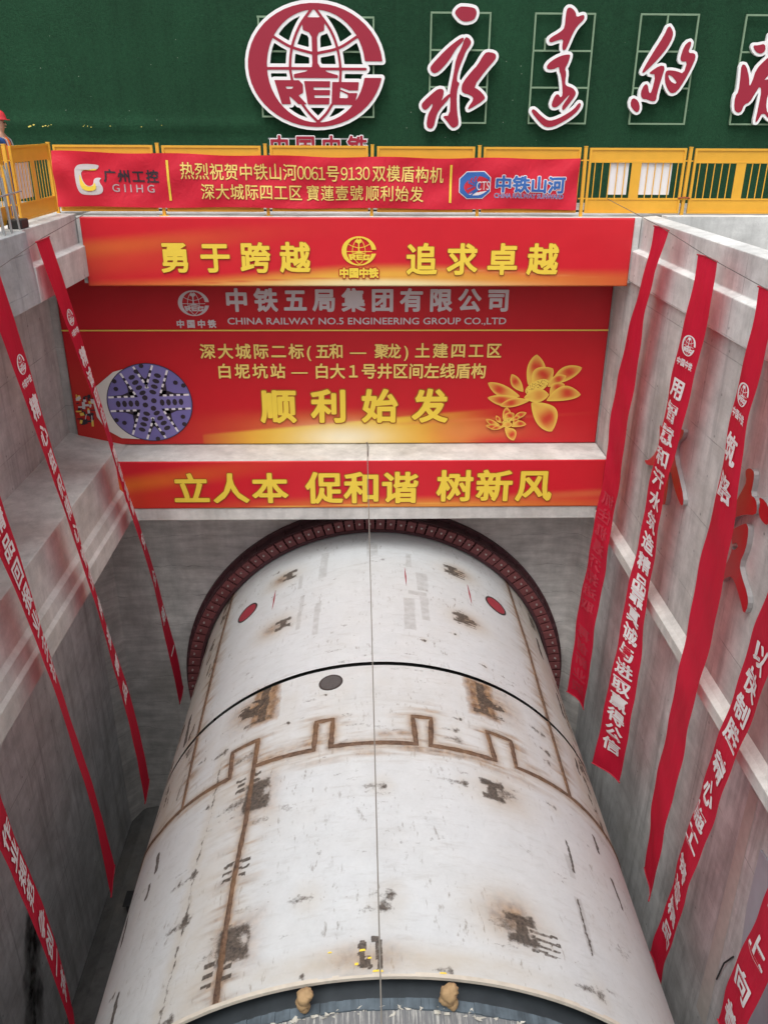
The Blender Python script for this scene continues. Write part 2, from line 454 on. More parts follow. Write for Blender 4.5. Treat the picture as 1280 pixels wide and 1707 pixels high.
def solid_xz(mb, shapes, step, y_front, y_back, off=0.0, m=0, mside=None, fn=None):
    """shape in (x,z), front face at y_front (towards the viewer at -y), real thickness"""
    V, F, E = fill_sdf(shapes, step, off, fn); n = len(V)
    mb.add([(x, y_front, z) for x, z in V], F, m)
    b = len(mb.V)
    mb.add([(x, y_front, z) for x, z in V]+[(x, y_back, z) for x, z in V], [(a, c, c+n, a+n) for a, c in E], m if mside is None else mside)

# ------------------------------------------------------------------ helpers: lettering
_gl = {}; _loops = {}
def glyph_loops(txt):
    """outline loops of the lettering, from the boundary of its filled shape"""
    if txt not in _loops:
        c = bpy.data.curves.new('tmp', 'FONT'); c.body = txt; c.size = 1; c.resolution_u = 3
        o = bpy.data.objects.new('tmp', c); COL.objects.link(o)
        dg = bpy.context.evaluated_depsgraph_get(); me = bpy.data.meshes.new_from_object(o.evaluated_get(dg))
        bm = bmesh.new(); bm.from_mesh(me); bmesh.ops.remove_doubles(bm, verts=bm.verts, dist=1e-5)
        E = [(np.array(e.verts[0].co[:2]), np.array(e.verts[1].co[:2])) for e in bm.edges if len(e.link_faces) == 1]
        bm.free(); bpy.data.objects.remove(o); bpy.data.curves.remove(c); bpy.data.meshes.remove(me)
        _loops[txt] = np.array(E)
    return _loops[txt]
def glyphs(txt, bold=.02, step=.016):
    k = (txt, bold)
    if k not in _gl:
        E = glyph_loops(txt)
        if len(E) == 0: _gl[k] = (np.zeros((0, 2)), []); return _gl[k]
        V, F, _ = fill_sdf([('e', E)], step, bold); _gl[k] = (np.array(V), F)
    return _gl[k]

def cjk(txt, x0, x1, z0, z1, bold=.03, sx=1.0, slant=0.0):
    """characters spread so the first starts at x0 and the last ends at x1, in the band z0..z1 -> 2-D verts, faces"""
    h = (z1-z0)/.93; n = len(txt); wch = h*.95*sx
    V = []; F = []; b = 0
    for i, ch in enumerate(txt):
        if ch == ' ': continue
        g, f = glyphs(ch, bold)
        cx = x0+wch/2+(x1-x0-wch)*(i/(n-1) if n > 1 else 0)
        mid = .5 if ord(ch) > 0x2E00 else (g[:, 0].min()+g[:, 0].max())/2
        q = np.stack([cx+(g[:, 0]-mid)*h*sx+slant*(g[:, 1]-.38)*h, z0+(g[:, 1]+.085)*h], 1)
        V.append(q); F += [tuple(a+b for a in t) for t in f]; b += len(g)
    return np.concatenate(V), F

def line(txt, x0, x1, z0, z1, bold=.02):
    """one latin line stretched to fill the box (cap height)"""
    g, f = glyphs(txt, bold, .022); H = glyph_loops('H'); E = glyph_loops(txt).reshape(-1, 2)
    a0, a1 = E[:, 0].min(), E[:, 0].max(); hh = H[..., 1].max()
    return np.stack([x0+(g[:, 0]-a0)/(a1-a0)*(x1-x0), z0+g[:, 1]/hh*(z1-z0)], 1), f

class Print:
    """flat lettering gathered into one mesh, laid on a surface fn(x, z, lift) -> 3-D"""
    def __init__(s, fn): s.fn = fn; s.V = []; s.F = []
    def add(s, vf, lift=.004):
        V, F = vf; b = len(s.V)
        s.V += [s.fn(x, z, lift) for x, z in V]; s.F += [tuple(i+b for i in f) for f in F]; return s
    def build(s, name, mat, parent): return mesh(name, s.V, s.F, mat, parent)

# round emblem with a C ring, globe lines, rail section and the letters REG; unit = half width
def emblem():
    C = lambda pts: [((x-620)/575, -(y-545)/575*.885) for x, y in pts]
    def ell(cx, cy, rx, ry, a0, a1, n=48): return [(cx+rx*math.cos(a), cy-ry*math.sin(a)) for a in np.linspace(a0, a1, n)]
    oa0 = math.asin((542-495)/510); oa1 = 2*math.pi-math.asin((632-542)/510)
    ia0 = math.asin((548-495)/465); ia1 = 2*math.pi-math.asin((632-548)/465)
    ring = ell(620, 542, 552, 510, oa0, oa1)+ell(625, 548, 403, 465, ia0, ia1)[::-1]
    def sm(pts): return [tuple(p) for p in curve(pts, 14)]
    sh = [('p', C(ring))]
    lw = 20/575
    for l in ([(600, 78), (500, 215), (435, 375), (412, 540), (425, 660)], [(632, 78), (745, 240), (800, 385), (824, 550), (820, 660)],
              [(505, 860), (560, 935), (630, 1008)], [(748, 860), (700, 935), (630, 1008)],
              [(278, 297), (420, 380), (595, 432)], [(638, 432), (810, 390), (962, 297)], [(222, 558), (590, 558)], [(650, 560), (1030, 560)]):
        sh.append(('l', C(curve(l, 10)) if len(l) > 2 else C(l), lw))
    rail = [(540, 145), (680, 145), (700, 185), (697, 250), (655, 265), (638, 300), (638, 510), (660, 550), (720, 588), (803, 612), (803, 636), (440, 636), (440, 605), (540, 583), (590, 545), (595, 510), (595, 300), (575, 265), (525, 245), (522, 185)]
    sh.append(('p', C(rail)))
    let = [('p', C([(278, 655), (480, 655), (512, 690), (512, 760), (472, 782), (540, 857), (470, 857), (395, 785), (408, 857), (332, 857)]), [C([(368, 708), (436, 708), (420, 727), (376, 727)])]),
           ('p', C([(522, 662), (738, 662), (735, 714), (598, 714), (600, 736), (735, 736), (733, 780), (604, 780), (606, 802), (730, 802), (725, 858), (548, 858)])),
           ('p', C([(755, 668), (975, 668), (967, 738), (895, 738), (822, 712), (818, 730), (892, 760), (962, 760), (935, 860), (745, 860)]), [C([(818, 742), (882, 772), (882, 803), (814, 803)])])]
    return sh, let

def curve(pts, n=12):
    p = np.array(pts, float); P = np.vstack([2*p[0]-p[1], p, 2*p[-1]-p[-2]]); out = []
    for i in range(1, len(P)-2):
        for t in np.linspace(0, 1, n, endpoint=False):
            a, b, c, d = P[i-1:i+3]
            out.append(.5*((2*b)+(-a+c)*t+(2*a-5*b+4*c-d)*t*t+(-a+3*b-3*c+d)*t**3))
    out.append(p[-1]); return np.array(out)

EMB, EML = emblem()
_ef = fill_sdf(EMB+EML, .016)
def emblem2d(cx, cz, half):
    return np.array(_ef[0])*half+np.array([cx, cz]), _ef[1]

# ------------------------------------------------------------------ ground and pit
def quad(mb, x0, y0, x1, y1, z): mb.add([(x0, y0, z), (x1, y0, z), (x1, y1, z), (x0, y1, z)], [(0, 1, 2, 3)])
g_ = MB(); GZ = -1.66
quad(g_, -300, -300, -7.3, 300, GZ); quad(g_, -7.3, 19.3, 300, 300, GZ); quad(g_, 14, -300, 300, 19.3, GZ); quad(g_, -7.3, -300, 14, -14.2, GZ); quad(g_, 5.95, 17.35, 14, 19.3, GZ)
tag(g_.build('ground', M['ground']), kind='structure')
g_ = MB(); quad(g_, -7.5, -14.4, 14.2, 19.8, -18.7)
tag(g_.build('pit_floor', M['floor']), kind='structure')

# ------------------------------------------------------------------ shaft walls
# back wall
bw = thing('shaft_wall', 'concrete end wall of the pit carrying the wide red printed banners', 'wall', (0, 19, -18.7))
m = MB(); m.box((-7.2, 18.62, -8.0), (6.2, 19.4, -2.4)); m.build('upper_wall', M['conc_wall'], bw)
m = MB(); m.box((-7.2, 19.0, -18.8), (6.2, 19.75, -8.0)); m.build('lower_wall', M['conc_back'], bw)
m = MB(); m.box((-5.62, 17.53, -2.93), (5.57, 18.62, -1.64)); m.build('capping_beam', M['conc'], bw, bevel=.015)
m = MB(); m.box((-5.52, 17.55, -7.90), (5.48, 18.62, -6.8)); m.box((-5.32, 17.52, -8.25), (5.34, 19.0, -7.90)); m.build('waling_beam', M['conc_beam'], bw, bevel=.012)
for s, x in ((-1, -6.8), (1, 5.85)):
    m = MB(); m.add([(x, 19.0, -18.7), (x-s*.42, 19.0, -18.7), (x, 18.55, -18.7), (x, 19.0, -8.3), (x-s*.42, 19.0, -8.3), (x, 18.55, -8.3)], [(0, 1, 4, 3), (1, 2, 5, 4), (2, 0, 3, 5), (3, 4, 5), (0, 2, 1)])
    m.build('corner_haunch', M['conc_back'], bw)

# left wall
lw_ = thing('shaft_wall', 'left concrete side wall with a wide flat ledge and two beams', 'wall', (-6.8, 9, -18.7))
m = MB(); m.box((-7.3, -14, -6.6), (-6.8, 18.62, -2.2)); m.build('upper_wall', M['conc_wall'], lw_)
m = MB(); m.box((-7.3, -14, -18.8), (-6.8, 19.0, -8.2)); m.build('lower_wall', M['conc_low'], lw_)
m = MB(); m.prism_y([(-7.3, -1.6), (-5.63, -1.6), (-5.63, -2.16), (-5.5, -2.2), (-5.5, -2.79), (-7.3, -2.79)], 14.72, 18.62, 8); m.build('capping_beam', M['conc'], lw_, bevel=.015)
m = MB(); m.prism_y([(-7.3, -1.62), (-5.56, -1.62), (-5.5, -2.6), (-5.5, -2.79), (-7.3, -2.79)], -14, 14.70, 8); m.build('capping_beam', M['conc_blue'], lw_, bevel=.015)
m = MB(); m.prism_y([(-7.3, -6.48), (-6.8, -6.5), (-5.5, -6.56), (-5.48, -7.46), (-5.40, -7.54), (-5.37, -7.78), (-5.31, -7.84), (-5.31, -8.25), (-7.3, -8.25)], -14, 17.54, 10)
m.build('waling_beam', M['conc_beam'], lw_, bevel=.012)
m = MB(); m.prism_y([(-7.3, -6.5), (-6.8, -6.5), (-5.52, -6.8), (-5.53, -8.22), (-7.3, -8.22)], 17.54, 19.0, 2); m.build('beam_corner', M['conc_beam'], lw_)

# right wall, a partition with a paler cap; another pit lies beyond it
rw = thing('shaft_wall', 'right concrete side wall with a pale flat top and a low ledge', 'wall', (5.7, 9, -18.7))
m = MB(); m.box((5.5, -14, -7.95), (5.9, 18.62, -2.8)); m.build('upper_wall', M['conc_wall'], rw)
m = MB(); m.box((5.85, -14, -18.8), (6.2, 19.0, -8.2)); m.build('lower_wall', M['conc_low'], rw)
m = MB(); m.prism_y([(5.58, -1.65), (5.9, -1.62), (5.9, -2.88), (5.45, -2.88), (5.45, -2.29), (5.58, -2.25)], -14, 18.6, 10); m.build('capping_beam', M['conc'], rw, bevel=.015)
m = MB(); m.prism_y([(5.5, -7.93), (5.41, -8.01), (5.32, -8.05), (5.32, -8.26), (6.2, -8.27), (6.2, -7.93)], -14, 17.5, 10); m.build('waling_beam', M['conc_beam'], rw, bevel=.01)
# patched mortar strip
m = MB(); m.add([(5.843, 9.72, -9.1), (5.843, 9.45, -9.1), (5.843, 9.35, -14.2), (5.843, 9.75, -14.2)], [(0, 1, 2, 3)])
m.build('mortar_strip', plain('pale mortar', (.56, .53, .49), .9, .2), rw)
m = MB(); m.box((-7.3, -14.5, -18.8), (14, -14, GZ)); nw = m.build('shaft_wall', M['conc_wall']); tag(nw, 'concrete near end wall of the pit behind the camera, set far back to let light in', 'wall')  # unseen; pit lengthened to here so more sky light reaches its walls
m = MB(); m.box((5.9, 17.0, -18.8), (14.2, 17.36, -1.58)); tag(m.build('retaining_wall', M['conc']), 'grey concrete wall under the yellow fence beyond the right side wall', 'wall')
m = MB(); m.box((14, -14, -18.8), (14.4, 17.0, GZ)); tag(m.build('retaining_wall', M['conc_wall']), 'far side wall of the neighbouring pit on the right', 'wall')

# stains burnt on the left wall
def noise2(x, y, seed=0):
    xi = np.floor(x).astype(int); yi = np.floor(y).astype(int); fx = x-xi; fy = y-yi; fx = fx*fx*(3-2*fx); fy = fy*fy*(3-2*fy)
    def h(a, b):
        v = np.sin(a*127.1+b*311.7+seed*74.7)*43758.5453; return v-np.floor(v)
    return (h(xi, yi)*(1-fx)+h(xi+1, yi)*fx)*(1-fy)+(h(xi, yi+1)*(1-fx)+h(xi+1, yi+1)*fx)*fy
def fbm(x, y, seed=0, o=4):
    v = 0; a = .5
    for k in range(o): v = v+a*noise2(x*2**k, y*2**k, seed+k*13); a *= .55
    return v
SOOT = [[(11.0, -16.5), (11.35, -16.0), (11.7, -15.0), (12.7, -14.2), (12.65, -15.0), (12.1, -15.9), (11.7, -16.9), (11.2, -17.5)], [(10.5, -17.6), (10.8, -17.2), (11.0, -17.7), (10.7, -18.0)]]
ny_, nz_ = 120, 160; Yg, Zg = np.meshgrid(np.linspace(10.0, 13.4, ny_), np.linspace(-18.5, -13.6, nz_))
dS = sdf([('p', p) for p in SOOT], Yg, Zg)+(fbm(Yg*3.5, Zg*2.0, 3)-.48)*.7
aS = np.clip(.45-dS*2.2, 0, 1)*np.clip(fbm(Yg*5, Zg*3, 8)*1.6, .2, 1)
aS[0] = aS[-1] = 0; aS[:, 0] = aS[:, -1] = 0
sp = mesh('soot_stain', [(-6.796, y, z) for y, z in zip(Yg.ravel(), Zg.ravel())], [(i*ny_+j, i*ny_+j+1, (i+1)*ny_+j+1, (i+1)*ny_+j) for i in range(nz_-1) for j in range(ny_-1)], M['soot'], lw_)
a_ = sp.data.attributes.new('soot', 'FLOAT', 'POINT'); a_.data.foreach_set('value', aS.astype(np.float32).ravel())

# concrete launch cradle under the shield, with dark brackets on its left shoulder
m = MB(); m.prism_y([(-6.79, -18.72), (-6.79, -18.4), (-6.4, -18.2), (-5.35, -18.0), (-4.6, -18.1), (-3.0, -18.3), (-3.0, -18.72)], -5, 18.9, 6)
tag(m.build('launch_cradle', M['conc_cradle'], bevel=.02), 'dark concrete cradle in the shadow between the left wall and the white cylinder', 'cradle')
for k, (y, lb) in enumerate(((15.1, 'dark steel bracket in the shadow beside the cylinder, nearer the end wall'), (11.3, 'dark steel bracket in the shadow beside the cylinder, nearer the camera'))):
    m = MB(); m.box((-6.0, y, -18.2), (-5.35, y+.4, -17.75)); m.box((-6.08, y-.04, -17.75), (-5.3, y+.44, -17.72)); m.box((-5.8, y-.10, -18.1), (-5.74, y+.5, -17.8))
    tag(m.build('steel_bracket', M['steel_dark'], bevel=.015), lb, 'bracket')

# ------------------------------------------------------------------ tunnelling shield
XA, ZA, RS = .27, -13.66, 4.565
def cyl(th, y, r=RS): a = R(th); return (XA+r*math.sin(a), y, ZA+r*math.cos(a))
shield = thing('shield_machine', 'huge weathered white steel cylinder lying along the pit floor', 'tunnelling shield', (XA, 12.6, -18.2))

CASTLE = [(-76, 11.4), (-69, 11.33), (-57.4, 11.02), (-48, 10.95), (-33.5, 10.86), (-34.2, 11.53), (-27.5, 11.53), (-27.4, 10.86), (-14.1, 10.81), (-13.9, 11.5), (-10.3, 11.5), (-10.5, 10.81), (7, 10.8), (6.7, 11.5), (10.7, 11.5), (10, 10.8), (24.1, 10.8), (23.4, 11.5), (29.4, 11.5), (29.2, 10.83), (44.9, 10.93), (59.1, 10.98), (76, 11.1)]
SEAMS = [(CASTLE, .10), ([(-51.9, 18.62), (-52, 16.2), (-50.2, 13.08)], .10), ([(-49.9, 12.96), (-48, 10.95)], .09), ([(47.1, 18.62), (47.3, 15.7), (45.9, 13.08)], .10), ([(45.6, 12.96), (44.9, 10.93)], .09),
         ([(-27.6, 11.5), (-27.2, 9.67), (-27.7, 8.59), (-27.6, 7.58), (-27.2, 6.74)], .095)]
THIN = [[(-37.0, 11.69), (-36.8, 9.96), (-37.9, 9.39), (-37.5, 8.26), (-38.2, 7.34), (-38.6, 6.72)]]
def su(pts): return np.array([(R(t)*RS, y) for t, y in pts])
def marks(s, y):
    """stain densities over the unrolled surface (s = arc length from the crown, y = along the axis)"""
    N = fbm(s*1.6, y*1.6, 1); N2 = fbm(s*5, y*5, 5); N3 = fbm(s*3.0, y*.9, 9)
    ST = fbm(s*1.3+y*.5, y*11, 77); SM = fbm(s*2.2+y*.8, y*7, 51)
    ws = s+(fbm(s*6, y*6, 21)-.5)*.10; wy = y+(fbm(s*6, y*6, 31)-.5)*.10
    rust = np.zeros(s.shape); dark = np.zeros(s.shape); grime = np.zeros(s.shape); tape = np.zeros(s.shape)
    for pts, wd in SEAMS:
        d = seg_dist(s, y, su(pts), False)
        rust = np.maximum(rust, np.exp(-(d/.09)**2)*.75*(.5+N)); rust = np.maximum(rust, np.exp(-(d/.30)**2)*1.5*np.clip(ST-.46, 0, 1)*1.6); grime = np.maximum(grime, np.exp(-(d/.36)**2)*.55*(.4+1.2*ST))
    for pts in THIN:
        d = seg_dist(ws, wy, su(pts), False)
        dark = np.maximum(dark, np.exp(-(d/.035)**2)*(.15+.75*N2)); grime = np.maximum(grime, np.exp(-(d/.2)**2)*.7)
    def rect(t, yy, hs, hy, jag=.0):
        ds = np.abs(ws-R(t)*RS)-hs; dy = np.abs(wy-yy)-hy
        return np.maximum(ds, dy)
    def scar(t, yy, sz=.17, halo=1.0, hside=0.0, hy=0.0):
        nonlocal rust, dark, grime
        c = R(t)*RS
        d = np.minimum(np.minimum(np.maximum(np.abs(ws-c)-sz*.95, np.abs(wy-yy-sz*.75)-sz*.24), np.maximum(np.abs(ws-c)-sz*.95, np.abs(wy-yy+sz*.75)-sz*.24)), np.maximum(np.abs(ws-c)-sz*.34, np.abs(wy-yy)-sz*.9))
        dark = np.maximum(dark, np.clip(.62-d*7, 0, .85)*(d < .1)*(.72+.55*N2)); tl = np.hypot((s-c-hside*sz*1.2)/(sz*2.0), (y-yy)/(sz*1.0)); dark = np.maximum(dark, .50*np.exp(-tl**2)*(.25+1.4*SM))
        q = np.hypot((s-c-hside*sz)/(1.9*sz), (y-yy-hy*sz)/(1.6*sz))
        rust = np.maximum(rust, halo*.62*np.exp(-(q**2)*1.6)*(.45+N)); grime = np.maximum(grime, .75*np.exp(-(q/1.7)**2))
    for t, yy, hsd in ((-26.1, 17.23, -1.2), (-25.8, 15.13, -1.3), (22.7, 17.25, 1.1), (22.7, 15.14, 1.1)): scar(t, yy, .17, 1.05, hsd)
    scar(22.1, 10.05, .19, .55, .8); scar(22.4, 7.56, .21, 1.15, -.6, .7)
    # fringed burns beside them
    for t, yy in ((26.5, 7.45), (24.3, 17.15), (24.2, 15.05)):
        c = R(t)*RS; f = np.maximum(np.abs(ws-c)-.22, np.abs(wy-yy)-.17); k = (np.sin(y*62+N2*4) > -.1)
        dark = np.maximum(dark, .62*(f < 0)*k)
    # dark hatch burns behind the gap
    for t, yy, sg in ((-27.3, 12.5, -1), (23.8, 12.45, 1)):
        c = R(t)*RS
        f = np.maximum(np.abs(ws-c)-.20, np.abs(wy-yy)-.46)
        rust = np.maximum(rust, np.clip(.95-f*6, 0, .95)*(f < .12)); st = np.maximum(np.abs(ws-c-.02*sg)-.085, np.abs(wy-yy)-.46)
        dark = np.maximum(dark, .66*(st < 0)*(.75+.5*N2)); hb = np.maximum(np.abs(ws-c-.1*sg)-.30, np.abs(wy-yy+.42)-.05); dark = np.maximum(dark, .56*(hb < 0)*(.7+.6*N2)); dark = np.maximum(dark, .5*(f < .02)*(N2+.15))
        side = (s-c)*sg
        fr = np.clip(1-np.abs(side-.25)/.75, 0, 1)*np.exp(-((y-yy)/.42)**2)*(.4+1.2*fbm(s*.9, y*9, 17)); rust = np.maximum(rust, .8*fr*(side > 0)); grime = np.maximum(grime, fr)
        dark = np.maximum(dark, .75*(fr > .62)*(N2 > .42)*(side > 0))
    # blotchy burns beside the long weld
    for t, yy, hs_, hy_ in ((-25.7, 10.15, .19, .28), (-25.7, 7.52, .20, .22)):
        f = np.maximum(rect(t, yy, hs_, hy_), .085-np.hypot(ws-R(t)*RS-.17, (wy-yy-.02)*.8)); dark = np.maximum(dark, np.clip(.66-f*5, 0, .78)*(f < .08)*(.7+.6*N2)); tl = np.hypot((s-R(t)*RS+.3)/.45, (y-yy+.05)/.22); dark = np.maximum(dark, .46*np.exp(-tl**2)*(.2+1.5*SM)); rust = np.maximum(rust, .4*np.exp(-(np.maximum(f, 0)/.18)**2))
    for t, yy in ((-27.7, 8.76), (-28.1, 7.19), (-28.2, 10.52)):
        for a in (-1, 1):
            for b in (-1, 0, 1):
                f = rect(t+a*1.7, yy+b*.13, .085, .035); dark = np.maximum(dark, .72*(f < 0))
    # smudges
    for t, yy, sz, v in ((-.2, 9.83, .09, .62), (16, 10.03, .09, .66), (.8, 7.84, .10, .62), (-.3, 7.66, .12, .68), (-12.9, 7.9, .10, .52), (-13, 6.79, .05, .75), (9.1, 6.79, .06, .75), (16, 11.31, .08, .64), (16.1, 11.06, .10, .6), (-20.6, 11.68, .05, .8), (17.5, 11.65, .05, .8),
                         (-38.1, 9.06, .10, .7), (-37.5, 8.23, .13, .72), (-41.6, 9.07, .07, .62), (-38.1, 10.45, .08, .66), (-36.7, 11.67, .09, .7), (-57.4, 8.02, .06, .7), (-35.9, 6.78, .10, .7), (-22.8, 9.55, .1, .5), (-28.6, 11.2, .12, .6), (37.6, 10.3, .07, .6), (36, 7.0, .11, .66),
                         (-30.5, 17.7, .07, .66), (11.5, 13.9, .04, .8), (20, 14.4, .05, .8), (27, 13.6, .04, .8), (41, 12.3, .10, .6), (41, 11.8, .09, .66), (40.5, 11.5, .08, .62), (-43.5, 11.9, .07, .6), (-12.5, 12.2, .04, .6)):
        q = np.hypot(ws-R(t)*RS, (wy-yy)*.8)/sz; dark = np.maximum(dark, v*np.exp(-(q**2)*.9)*(.75+.5*N2)); tl = np.hypot((ws-R(t)*RS+sz*1.6)/(sz*2.6), (wy-yy)/(sz*.9)); dark = np.maximum(dark, .52*np.exp(-tl**2)*(.3+1.3*SM)); grime = np.maximum(grime, .5*np.exp(-(q/2.2)**2))
    for t, yy, t2, y2, wd in ((-54.2, 10.35, -53, 9.95, .08), (-54.6, 9.75, -54.3, 9.5, .06), (-54.8, 7.9, -54.2, 7.45, .10), (50.3, 10.35, 50.3, 10.0, .06), (53, 9.6, 53.4, 9.1, .05), (37.0, 8.5, 36.5, 7.6, .012), (38.2, 9.6, 38.0, 9.05, .03), (-66, 9.8, -64, 9.2, .10), (56, 12.6, 55, 12.2, .08), (60, 15.0, 59, 14.2, .12), (-60, 14.4, -58, 13.4, .14), (58, 17, 57, 16.2, .12)):
        d = seg_dist(ws, wy, su([(t, yy), (t2, y2)]), False)-wd/2; dark = np.maximum(dark, np.clip(.66-d*14, 0, .8)*(d < .05))
    # bottom of the crown: pair of hooked burns
    for t, yy, hs_, hy_ in ((-4.2, 6.98, .045, .18), (-1.5, 6.97, .045, .2), (-3.2, 6.88, .03, .10), (-2.0, 7.2, .06, .05)):
        f = rect(t, yy, hs_, hy_); dark = np.maximum(dark, .64*(f < 0)*(.8+.5*N2))
    rust = np.maximum(rust, .5*np.exp(-((s-R(-3)*RS)/.5)**2-((y-6.95)/.22)**2)*(.3+N)); grime = np.maximum(grime, .9*np.exp(-((s)/2.2)**2-((y-6.9)/.22)**2))
    # rust patch above the middle of the castellated weld
    rust = np.maximum(rust, .9*np.exp(-((s-R(.5)*RS)/.16)**2-((y-11.02)/.08)**2)*(.3+N2)); rust = np.maximum(rust, .8*np.exp(-((s-R(5)*RS)/.2)**2-((y-11.06)/.08)**2)*(.3+N2))
    # adhesive tape left on the far part
    for t, a, b, hs_ in ((-15.3, 16.6, 17.75, .075), (-16.1, 14.3, 15.5, .045), (-1.7, 17.3, 18.0, .06), (-.3, 17.35, 17.9, .05), (8.3, 14.25, 15.45, .10), (12.8, 15.9, 16.65, .11), (12.6, 14.7, 15.6, .07), (9.5, 16.9, 17.5, .05), (37.3, 8.9, 9.3, .04), (36.8, 7.65, 8.5, .05), (-21, 14.7, 16, .03), (-22, 16.4, 17, .03)):
        f = np.maximum(np.abs(s-R(t)*RS-(y-(a+b)/2)*.02)-hs_, np.abs(y-(a+b)/2)-(b-a)/2); tape = np.maximum(tape, (f < 0)*1.0); tape = np.maximum(tape, .9*(np.abs(f) < .018))
    f = np.maximum(np.abs(s-R(11)*RS)-.2, np.abs(y-15.72)-.09); tape = np.maximum(tape, (f < 0)*1.0)
    f = np.maximum(np.abs(s-R(1.2)*RS)-.75, np.abs(y-12.1)-.22); tape = np.maximum(tape, .16*(f < 0))
    # sides below the welds are dirtier; the middle ring is a touch ochre
    side = np.clip((np.abs(s)-R(46)*RS)/.6, 0, 1)*np.clip((y-10.7)/.2, 0, 1)
    grime = np.maximum(grime, side*(.62+.5*N3)); rust = np.maximum(rust, side*np.clip(N3-.50, 0, 1)*1.3)
    midr = np.clip((y-10.9)/.3, 0, 1)*np.clip((13.0-y)/.05, 0, 1)
    grime = np.maximum(grime, midr*(.12+.40*np.clip(N3-.2, 0, 1)))
    grime = np.maximum(grime, .22*np.clip(N-.25, 0, 1)+.3*np.clip((np.abs(s)-2.4)/2.5, 0, 1)*(.3+N3))
    # band between thin seam and long weld on the tail
    grime = np.maximum(grime, .55*((s > R(-38)*RS) & (s < R(-27)*RS) & (y < 10.9))*(.35+N))
    dark = np.maximum(dark, .40*np.clip((SM-.63)/.12, 0, 1)*np.clip((N-.46)/.1, 0, 1))
    dark = np.maximum(dark, .60*side*(N3 > .60)*(N2 > .45))
    return rust, dark, grime, tape

def shield_part(name, y0, y1, step=.024):
    nth = int(2*R(92)*RS/step); ny = int((y1-y0)/step)
    th = np.concatenate([np.linspace(-92, 92, nth), np.linspace(92, 268, 40)[1:-1]]); ys = np.linspace(y0, y1, ny)
    T, Y = np.meshgrid(th, ys); A = np.radians(T); s = A*RS
    rr = RS+(fbm(s*.8, Y*.6, 40)-.5)*.014
    V = np.stack([XA+rr*np.sin(A), Y, ZA+rr*np.cos(A)], -1).reshape(-1, 3)
    nt_ = len(th); i = np.arange(ny-1)[:, None]*nt_; j = np.arange(nt_)[None, :]; j2 = (j+1) % nt_
    F = np.stack([i+j, i+j2, i+nt_+j2, i+nt_+j], -1).reshape(-1, 4)
    me = bpy.data.meshes.new(name); me.vertices.add(len(V)); me.vertices.foreach_set('co', V.astype(np.float32).ravel())
    me.loops.add(F.size); me.loops.foreach_set('vertex_index', F.astype(np.int32).ravel())
    me.polygons.add(len(F)); me.polygons.foreach_set('loop_start', np.arange(0, F.size, 4, dtype=np.int32)); me.polygons.foreach_set('loop_total', np.full(len(F), 4, dtype=np.int32))
    me.update(calc_edges=True); me.polygons.foreach_set('use_smooth', np.ones(len(F), bool)); me.materials.append(M['shield'])
    for n, v in zip(('rust', 'dark', 'grime', 'tape'), marks(np.where(T > 92, 0, s), Y)):
        v = np.where(T > 92, 0, v); a = me.attributes.new(n, 'FLOAT', 'POINT'); a.data.foreach_set('value', v.astype(np.float32).ravel())
    return put(bpy.data.objects.new(name, me), shield)
shield_part('front_shield', 13.07, 18.62)
shield_part('middle_shield', 10.83, 12.96)
shield_part('tail_shield', 6.72, 10.83)

def ring_band(name, y0, y1, r, mat, parent, a0=-180, a1=180, n=180, inner=None, smooth=True, wob=0):
    V = []; F = []
    for k in range(n+1):
        t = a0+(a1-a0)*k/n; q = r+wob*(random.random()-.5)
        ri = inner if inner else q-.06
        V += [cyl(t, y0, q), cyl(t, y1, q), cyl(t, y1, ri), cyl(t, y0, ri)]
    for k in range(n):
        for e in range(4): F.append((k*4+e, k*4+(e+1) % 4, (k+1)*4+(e+1) % 4, (k+1)*4+e))
    return mesh(name, V, F, mat, parent)
ring_band('joint_gap', 12.90, 13.12, RS-.07, M['rubber'], shield, inner=RS-.2)
ring_band('tail_lip', 6.685, 6.74, RS+.002, plain('worn paint edge', (.55, .50, .42), .7, .3, 0, 6), shield, inner=RS-.045, wob=.006)

def ribbon(pts, wd, h, name, mat, dense=.08):
    P = su(pts); out = []
    for a, b in zip(P[:-1], P[1:]):
        n = max(2, int(np.linalg.norm(b-a)/dense)); out += [a+(b-a)*t for t in np.linspace(0, 1, n, endpoint=False)]
    out.append(P[-1]); P = np.array(out); V = []; F = []
    for i in range(len(P)):
        a = P[max(i-1, 0)]; b = P[min(i+1, len(P)-1)]; t = (b-a)/np.linalg.norm(b-a); nr = np.array([-t[1], t[0]])
        wj = wd*(.8+.4*random.random())
        for k, (o, hh) in enumerate(((-.5, -.012), (-.36, h*.8), (0, h*(.9+.3*random.random())), (.36, h*.8), (.5, -.012))):
            q = P[i]+nr*o*wj; V.append(cyl(math.degrees(q[0]/RS), q[1], RS+hh))
    for i in range(len(P)-1):
        for k in range(4): F.append((i*5+k, i*5+k+1, (i+1)*5+k+1, (i+1)*5+k))
    return mesh(name, V, F, mat, shield, True)
for pts, wd in SEAMS: ribbon(pts, wd, .016, 'weld_seam', M['weld'])

